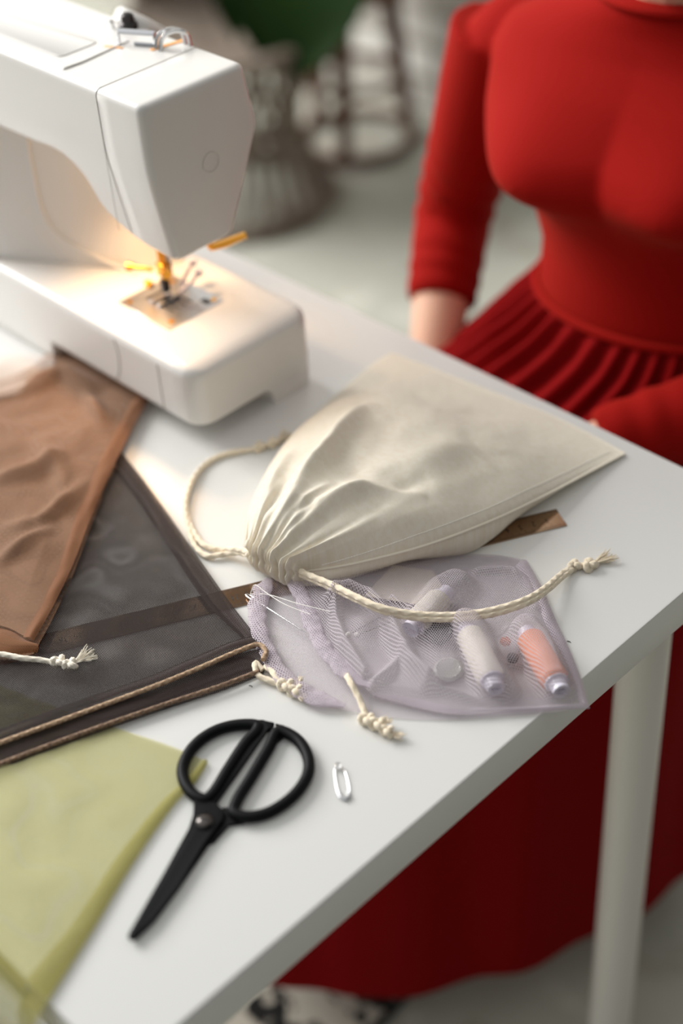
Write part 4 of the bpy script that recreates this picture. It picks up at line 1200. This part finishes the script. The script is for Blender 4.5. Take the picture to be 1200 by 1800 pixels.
rings = []
for i in range(1, 72):
    ph = -pi/2+pi*i/72
    rings.append([head_point(cos(ph)*cos(t), cos(ph)*sin(t), sin(ph)) for t in np.linspace(0, 2*pi, 97)[:-1]])
loft(bmh, rings)
for sg in (-1, 1):
    m_ = Matrix.Translation(hp(7.1*sg, -.6, .2)) @ Matrix(((r2.x, f2.x, 0), (r2.y, f2.y, 0), (0, 0, 1))).to_4x4() @ Matrix.Rotation(.35*sg, 4, 'Z') @ Matrix.Diagonal((.75, 1.7, 2.9, 1))
    bmesh.ops.create_uvsphere(bmh, u_segments=20, v_segments=14, radius=1, matrix=m_)
bmesh.ops.recalc_face_normals(bmh, faces=bmh.faces)
def body_mods(t):
    r = t.modifiers.new('remesh', 'REMESH'); r.mode = 'VOXEL'; r.voxel_size = .0026; r.use_smooth_shade = True
    q = t.modifiers.new('smooth', 'SMOOTH'); q.iterations = 8; q.factor = .5
body = bake(bmh, body_mods, 'body', M_skin, wm)
# hair, eyes, mouth (above the photograph's frame)
b_ = bmesh.new()
rings = []
for i in range(1, 40):
    ph = -pi/2+pi*i/40
    row = []
    for t in np.linspace(0, 2*pi, 65)[:-1]:
        dx, dy, dz = cos(ph)*cos(t), cos(ph)*sin(t), sin(ph)
        front = max(0, dy-.05)
        hair_line = .62*min(1, front/.55)-.55*(1 if dy < .05 else max(0, 1-front/.3))
        k = 1.085 if dz > hair_line else .86
        row.append(hp(7.5*dx*k, 9.3*dy*k-.2, 11.3*max(dz, -.62)*k))
    rings.append(row)
loft(b_, rings)
bmesh.ops.create_uvsphere(b_, u_segments=24, v_segments=16, radius=3.6, matrix=Matrix.Translation(hp(0, -11.2, 1.5)))
obj('hair', b_, M_hair, wm, smooth=180)
for sg in (-1, 1):
    b_ = bmesh.new(); bmesh.ops.create_uvsphere(b_, u_segments=18, v_segments=12, radius=1.15, matrix=Matrix.Translation(hp(3.05*sg, 6.35, .85)))
    ey = obj('eye', b_, M_eyew, wm)
    b_ = lathe(bmesh.new(), [(0, .96), (.52, .98), (.45, 1.07), (0, 1.17)], hp(3.05*sg, 6.35, .85), f2*1.0+Vector((0, 0, -.25)), 16); obj('iris', b_, M_iris, ey)
    b_ = bmesh.new(); tube(b_, catmull([tuple(hp(1.5*sg, 8.5, 2.5)), tuple(hp(3.2*sg, 8.3, 3.1)), tuple(hp(5.0*sg, 6.9, 2.6))], 12), [.12+.16*sin(pi*k/11) for k in range(12)], 6); obj('eyebrow', b_, M_hair, wm)
b_ = bmesh.new()
tube(b_, catmull([tuple(hp(-2.1, 7.75, -5.0)), tuple(hp(-.8, 8.55, -4.65)), tuple(hp(.8, 8.55, -4.65)), tuple(hp(2.1, 7.75, -5.0))], 16), [.1+.32*sin(pi*k/15) for k in range(16)], 8)
tube(b_, catmull([tuple(hp(-2.1, 7.75, -5.0)), tuple(hp(0, 8.5, -5.5)), tuple(hp(2.1, 7.75, -5.0))], 16), [.1+.38*sin(pi*k/15) for k in range(16)], 8)
obj('lips', b_, M_lip, wm)

# dress top: torso, bust and sleeves grown into one surface
bmd = bmesh.new()
T_ = [(-3.2, -26, 22.5, 11.6, 9.2, 9.0), (-1.5, -26, 22.5, 11.6, 9.2, 9.0), (2.5, -26.2, 22.6, 11.3, 8.8, 8.8), (6, -26.6, 23, 12.3, 9.2, 9.0), (10, -27.2, 23.5, 13.8, 10, 9.5), (14, -27.8, 24, 15.2, 9.8, 9.6), (17.5, -28.2, 24.5, 16.2, 8.4, 9), (20, -28.5, 25, 15.2, 6.8, 8), (22, -28.7, 25.2, 11.5, 6.2, 7), (23.6, -28.7, 25.2, 8.0, 6.0, 6.4), (24.6, -28.7, 25.2, 6.6, 5.7, 6)]
def torso_ring(z, x, y, a, bf, bb):
    g = exp(-((z-12.0)/(3.4 if z < 12.0 else 5.0))**2)
    out = []
    for q in ell((x, y, z), a, bf, bb, 96):
        d = q-Vector((x, y, z))
        xs, ys = d.dot(r2), d.dot(f2)
        if ys > -2:
            b = exp(-((abs(xs)-7.2)/5.6)**2)+.35*exp(-(xs/4.5)**2)
            q = q+f2*(5.6*g*b*min(1, (ys+2)/4))+r2*(1.2*g*xs/12)
        out.append(q)
    return out
TZ = [t[0] for t in T_]
loft(bmd, [torso_ring(z, *[np.interp(z, TZ, [t[k] for t in T_]) for k in range(1, 6)]) for z in np.linspace(-3.2, 24.6, 60)])
def blob(bm, c, rx, ry, rz):
    m_ = Matrix.Translation(Vector(c)) @ Matrix(((r2.x, f2.x, 0), (r2.y, f2.y, 0), (0, 0, 1))).to_4x4() @ Matrix.Diagonal((rx, ry, rz, 1))
    bmesh.ops.create_uvsphere(bm, u_segments=32, v_segments=20, radius=1, matrix=m_)
def sleeve(sh_, el, wr, t_end, rr):
    e_ = el.lerp(wr, t_end)
    P = catmull([tuple(sh_), tuple(sh_.lerp(el, .5)), tuple(el), tuple(el.lerp(wr, t_end*.5)), tuple(e_)], 90)
    rad = [np.interp(i/89, (0, .3, .58, .75, 1), rr) for i in range(90)]
    rng = random.Random(5)
    tube(bmd, P, rad, 24, fn=lambda i, th: 1+(.05*sin(i*.8+1.5*sin(th)+sin(3*th))*exp(-((i-54)/16)**2)+.035*sin(i*1.1+th)*exp(-((i-80)/14)**2)))
sleeve(R_SH, R_EL, R_WR, .60, (4.9, 4.5, 4.1, 3.9, 3.55))
sleeve(L_SH, L_EL, L_WR, 1.0, (4.9, 4.5, 4.0, 3.8, 3.3))
blob(bmd, R_SH+Vector((2.0, .3, -.6)), 4.9, 4.6, 4.2); blob(bmd, L_SH+Vector((-2.0, .3, -.6)), 4.9, 4.6, 4.2)
def dress_mods(t):
    r = t.modifiers.new('remesh', 'REMESH'); r.mode = 'VOXEL'; r.voxel_size = .0032; r.use_smooth_shade = True
    s = t.modifiers.new('smooth', 'SMOOTH'); s.iterations = 10; s.factor = .5
bake(bmd, dress_mods, 'dress_top', M_red, wm)
# neckline binding and waist seam
b_ = bmesh.new(); tube(b_, [tuple(q) for q in ell((-28.7, 25.2, 24.2), 6.9, 6.1, 6.3, 48)], .35, 8, closed=True); obj('neckline', b_, M_red, wm)
b_ = bmesh.new(); tube(b_, [tuple(q) for q in ell((-26, 22.5, -1.9), 11.9, 9.5, 9.3, 72)], .42, 8, closed=True); obj('waist_seam', b_, M_red, wm)
# gathered skirt
S_ = [(-1.6, -26, 22.5, 11.4, 9.0, 9.0, .015, 10), (-2.6, -26, 22.5, 12.2, 9.9, 10.6, .05, 10), (-4.5, -26.2, 22.5, 13.3, 11.4, 13, .07, 8), (-7, -26.8, 22, 14.7, 13.6, 16, .08, 4), (-10, -27.6, 21, 16.2, 17.5, 18, .08, -2), (-14, -28.8, 18, 18.4, 25.5, 19, .065, -9),
      (-19, -29.5, 14, 20, 31.5, 19, .05, -13), (-26, -30.3, 12, 20, 33.5, 20, .05, -15), (-36, -30.7, 11, 20, 34.5, 21, .055, -15), (-48, -31, 10.3, 20, 35.6, 22, .06, -15), (-58, -31, 10, 20, 36.6, 22.5, .06, -15), (-63.6, -31, 10, 20.2, 37.4, 23, .055, -15), (-64.3, -31, 10, 20.1, 37.3, 23, .055, -15)]
zz = [s[0] for s in S_]
rings = []
NT = 420
for i in range(90):
    t = (i/89)**1.5
    z = zz[0]+(zz[-1]-zz[0])*t
    vals = [np.interp(-z, [-q for q in zz], [s[k] for s in S_]) for k in range(1, 8)]
    ring = ell((vals[0], vals[1], z), vals[2], vals[3], vals[4], NT, 2.05, radians(vals[6]))
    c = Vector((vals[0], vals[1], z))
    mixl = min(1, max(0, (-z-6)/22))
    o = []
    for k, q in enumerate(ring):
        th = 2*pi*k/NT
        hi_ = sin(38*th+3*sin(3*th)+.6*sin(7*th)); lo_ = sin(13*th+2*sin(2*th)+.04*z)+.4*sin(22*th+.05*z)
        g = (hi_*(1-mixl)+lo_*mixl*.55)*vals[5]
        rad = (q-c).length
        o.append(c+(q-c)*(1+g*min(1, 14/rad)))
    rings.append(o)
b_ = loft(bmesh.new(), rings, cap=(False, False))
obj('skirt', b_, M_redskirt, wm, smooth=180)

# ================================================================== RUG
ra, rb = Vector(at(742, 1725, FL)), Vector(at(668, 1800, FL))
rdv = (rb-ra).normalized(); rdn = Vector((rdv.y, -rdv.x, 0))
if rdn.x > 0: rdn = -rdn
rg = thing('rug', (ra.x-40, ra.y-10, FL), 'off white rug with black script-like marks on the floor under the table', 'rug')
b_ = bmesh.new()
prism(b_, [tuple((ra+rdv*s+rdn*t_))[:2] for s, t_ in ((-20, 0), (30, 0), (30, 62), (-20, 62))], FL+.02, FL+.7, .2)
obj('pile', b_, rug_mat(), rg)
b_ = bmesh.new()
tube(b_, [tuple(ra+rdv*s+Vector((0, 0, .45))) for s in (-20, 0, 30)], .5, 8, sq=(.8, 1))
obj('border', b_, mat('black rug binding', (40, 38, 38), .9), rg)

# ================================================================== RATTAN STOOL, PLANT, WOODEN STAND
def fl(u, v, h=0): return Vector(at(u, v, FL+h))
cs_ = fl(428, 352)
rs_ = thing('rattan_chair', (cs_.x, cs_.y, FL), 'grey brown round rattan chair standing by the white brick wall, behind the sewing machine', 'chair')
def ringt(c, r, z, rr, bm):
    tube(bm, [(c.x+r*cos(t), c.y+r*sin(t), z) for t in np.linspace(0, 2*pi, 49)[:-1]], rr, 8, closed=True)
b_ = bmesh.new(); ringt(cs_, 17.5, FL+1.6, 1.6, b_); obj('base_ring', b_, M_rattan, rs_)
b_ = bmesh.new(); ringt(cs_, 20, FL+36, 1.8, b_); obj('seat_ring', b_, M_rattan, rs_)
b_ = bmesh.new(); ringt(cs_, 12, FL+18, 1.3, b_); obj('waist_ring', b_, M_rattan, rs_)
b_ = bmesh.new()
for k in range(26):
    t = 2*pi*k/26
    t2 = t+.35
    tube(b_, catmull([(cs_.x+17.5*cos(t), cs_.y+17.5*sin(t), FL+2), (cs_.x+12*cos(t+.17), cs_.y+12*sin(t+.17), FL+18), (cs_.x+20*cos(t2), cs_.y+20*sin(t2), FL+36)], 12), .75, 6)
obj('woven_base', b_, M_rattan, rs_)
b_ = lathe(bmesh.new(), [(0, 30), (12, 31), (19, 36), (19, 37.5), (12, 34), (0, 33)], (cs_.x, cs_.y, FL), n=40)
obj('seat', b_, M_rattan, rs_)
b_ = bmesh.new()
bd = Vector((-.55, .84, 0)); bs = Vector((.84, .55, 0))
rings = []
for i in range(15):
    h = 36+58*i/14; w = 20*(1-.25*(i/14)**2); 
    row = []
    for k in range(15):
        a = -1.25+2.5*k/14
        row.append(Vector((cs_.x, cs_.y, FL+h))+bs*(w*sin(a))+bd*(w*cos(a)+4*i/14))
    for k in range(14, -1, -1):
        a = -1.25+2.5*k/14
        row.append(Vector((cs_.x, cs_.y, FL+h))+bs*((w+1.5)*sin(a))+bd*((w+1.5)*cos(a)+4*i/14))
    rings.append(row)
loft(b_, rings)
obj('backrest', b_, M_rattan, rs_, smooth=50)

# wooden plant stand with pot and drooping leaves
pc = fl(628, 248)
ps = thing('plant_stand', (pc.x, pc.y, FL), 'brown wooden plant stand with splayed legs by the brick wall', 'plant stand')
b_ = lathe(bmesh.new(), [(0, 33), (12, 33), (12.6, 34), (12, 36), (0, 36)], (pc.x, pc.y, FL), n=36); obj('top', b_, M_wood, ps)
lg = None
for k, (dx, dy) in enumerate(((1, 0), (-.5, .87), (-.5, -.87))):
    b_ = bmesh.new(); q = Vector((pc.x, pc.y, 0)); d = Vector((dx, dy, 0)); d.rotate(Matrix.Rotation(-1.0, 3, 'Z'))
    tube(b_, [tuple(q+d*12+Vector((0, 0, FL))), tuple(q+d*8+Vector((0, 0, FL+33.5)))], [1.6, 2.2], 12)
    obj('leg', b_, M_wood, ps)
b_ = bmesh.new(); ringt(pc, 10.2, FL+15, .9, b_); obj('brace_ring', b_, M_wood, ps)
b_ = bmesh.new(); ringt(pc, 12.2, FL+1.2, 1.2, b_); obj('base_ring', b_, M_wood, ps)
pt = thing('potted_plant', (pc.x, pc.y, FL+36), 'dark green large leaved plant near the brick wall, seen above the sewing machine', 'plant')
b_ = lathe(bmesh.new(), [(0, 36), (8, 36), (10.4, 52), (11, 55), (10, 55), (9.6, 51), (0, 51)], (pc.x, pc.y, FL), n=36); obj('pot', b_, M_pot, pt)
b_ = lathe(bmesh.new(), [(0, 51), (9.8, 51), (9.8, 51.8), (0, 52.4)], (pc.x, pc.y, FL), n=30); obj('soil', b_, M_soil, pt)
def ray_at_depth(u, v, dep):
    d = R2*((u-600)/F_PX)-U2*((v-900)/F_PX)+fw
    return CAM+d*dep
base = Vector((pc.x, pc.y, FL+52))
def leaf(tip, mid, wd, k):
    tip, mid = Vector(tip), Vector(mid)
    b = bmesh.new()
    P = catmull([tuple(mid), tuple(mid.lerp(tip, .5)+Vector((0, 0, 3))), tuple(tip)], 17)
    side = (tip-mid).cross(Vector((.6, -.6, .5))).normalized()
    nrm = side.cross((tip-mid).normalized())
    rows = []
    for th_ in (.12, -.12):
        grid = []
        for i, p in enumerate(P):
            t = i/16
            w = wd*(sin(pi*min(1, t*1.04)**.75)**.8)*(1 if t < 1 else 0)+.02
            grid.append([b.verts.new(Vector(p)+side*(w*s)+nrm*(th_+.18*wd*s*s*(1 if th_ else 1))) for s in np.linspace(-1, 1, 9)])
        rows.append(grid)
    for g, fl_ in ((rows[0], 1), (rows[1], -1)):
        for i in range(16):
            for j in range(8): b.faces.new((g[i][j], g[i+1][j], g[i+1][j+1], g[i][j+1]))
    for i in range(16):
        for j in (0, 8): b.faces.new((rows[0][i][j], rows[0][i+1][j], rows[1][i+1][j], rows[1][i][j]))
    lf = obj('leaf', b, M_leaf, pt, smooth=60)
    b = bmesh.new(); tube(b, catmull([tuple(base), tuple(base.lerp(mid, .6)+Vector((0, 0, 8))), tuple(mid)], 12), .55, 6)
    obj('stem', b, M_stem, lf)
for k, (tu, tv, mu, mv, dep, wd) in enumerate(((528, 150, 545, -90, 272, 11), (478, 135, 500, -80, 276, 8.5), (412, 78, 425, -90, 280, 5), (575, 90, 565, -90, 282, 7), (480, -60, 520, -190, 300, 9), (610, -90, 570, -200, 300, 8), (400, -120, 480, -160, 296, 7))):
    leaf(ray_at_depth(tu, tv, dep), ray_at_depth(mu, mv, dep), wd, k)
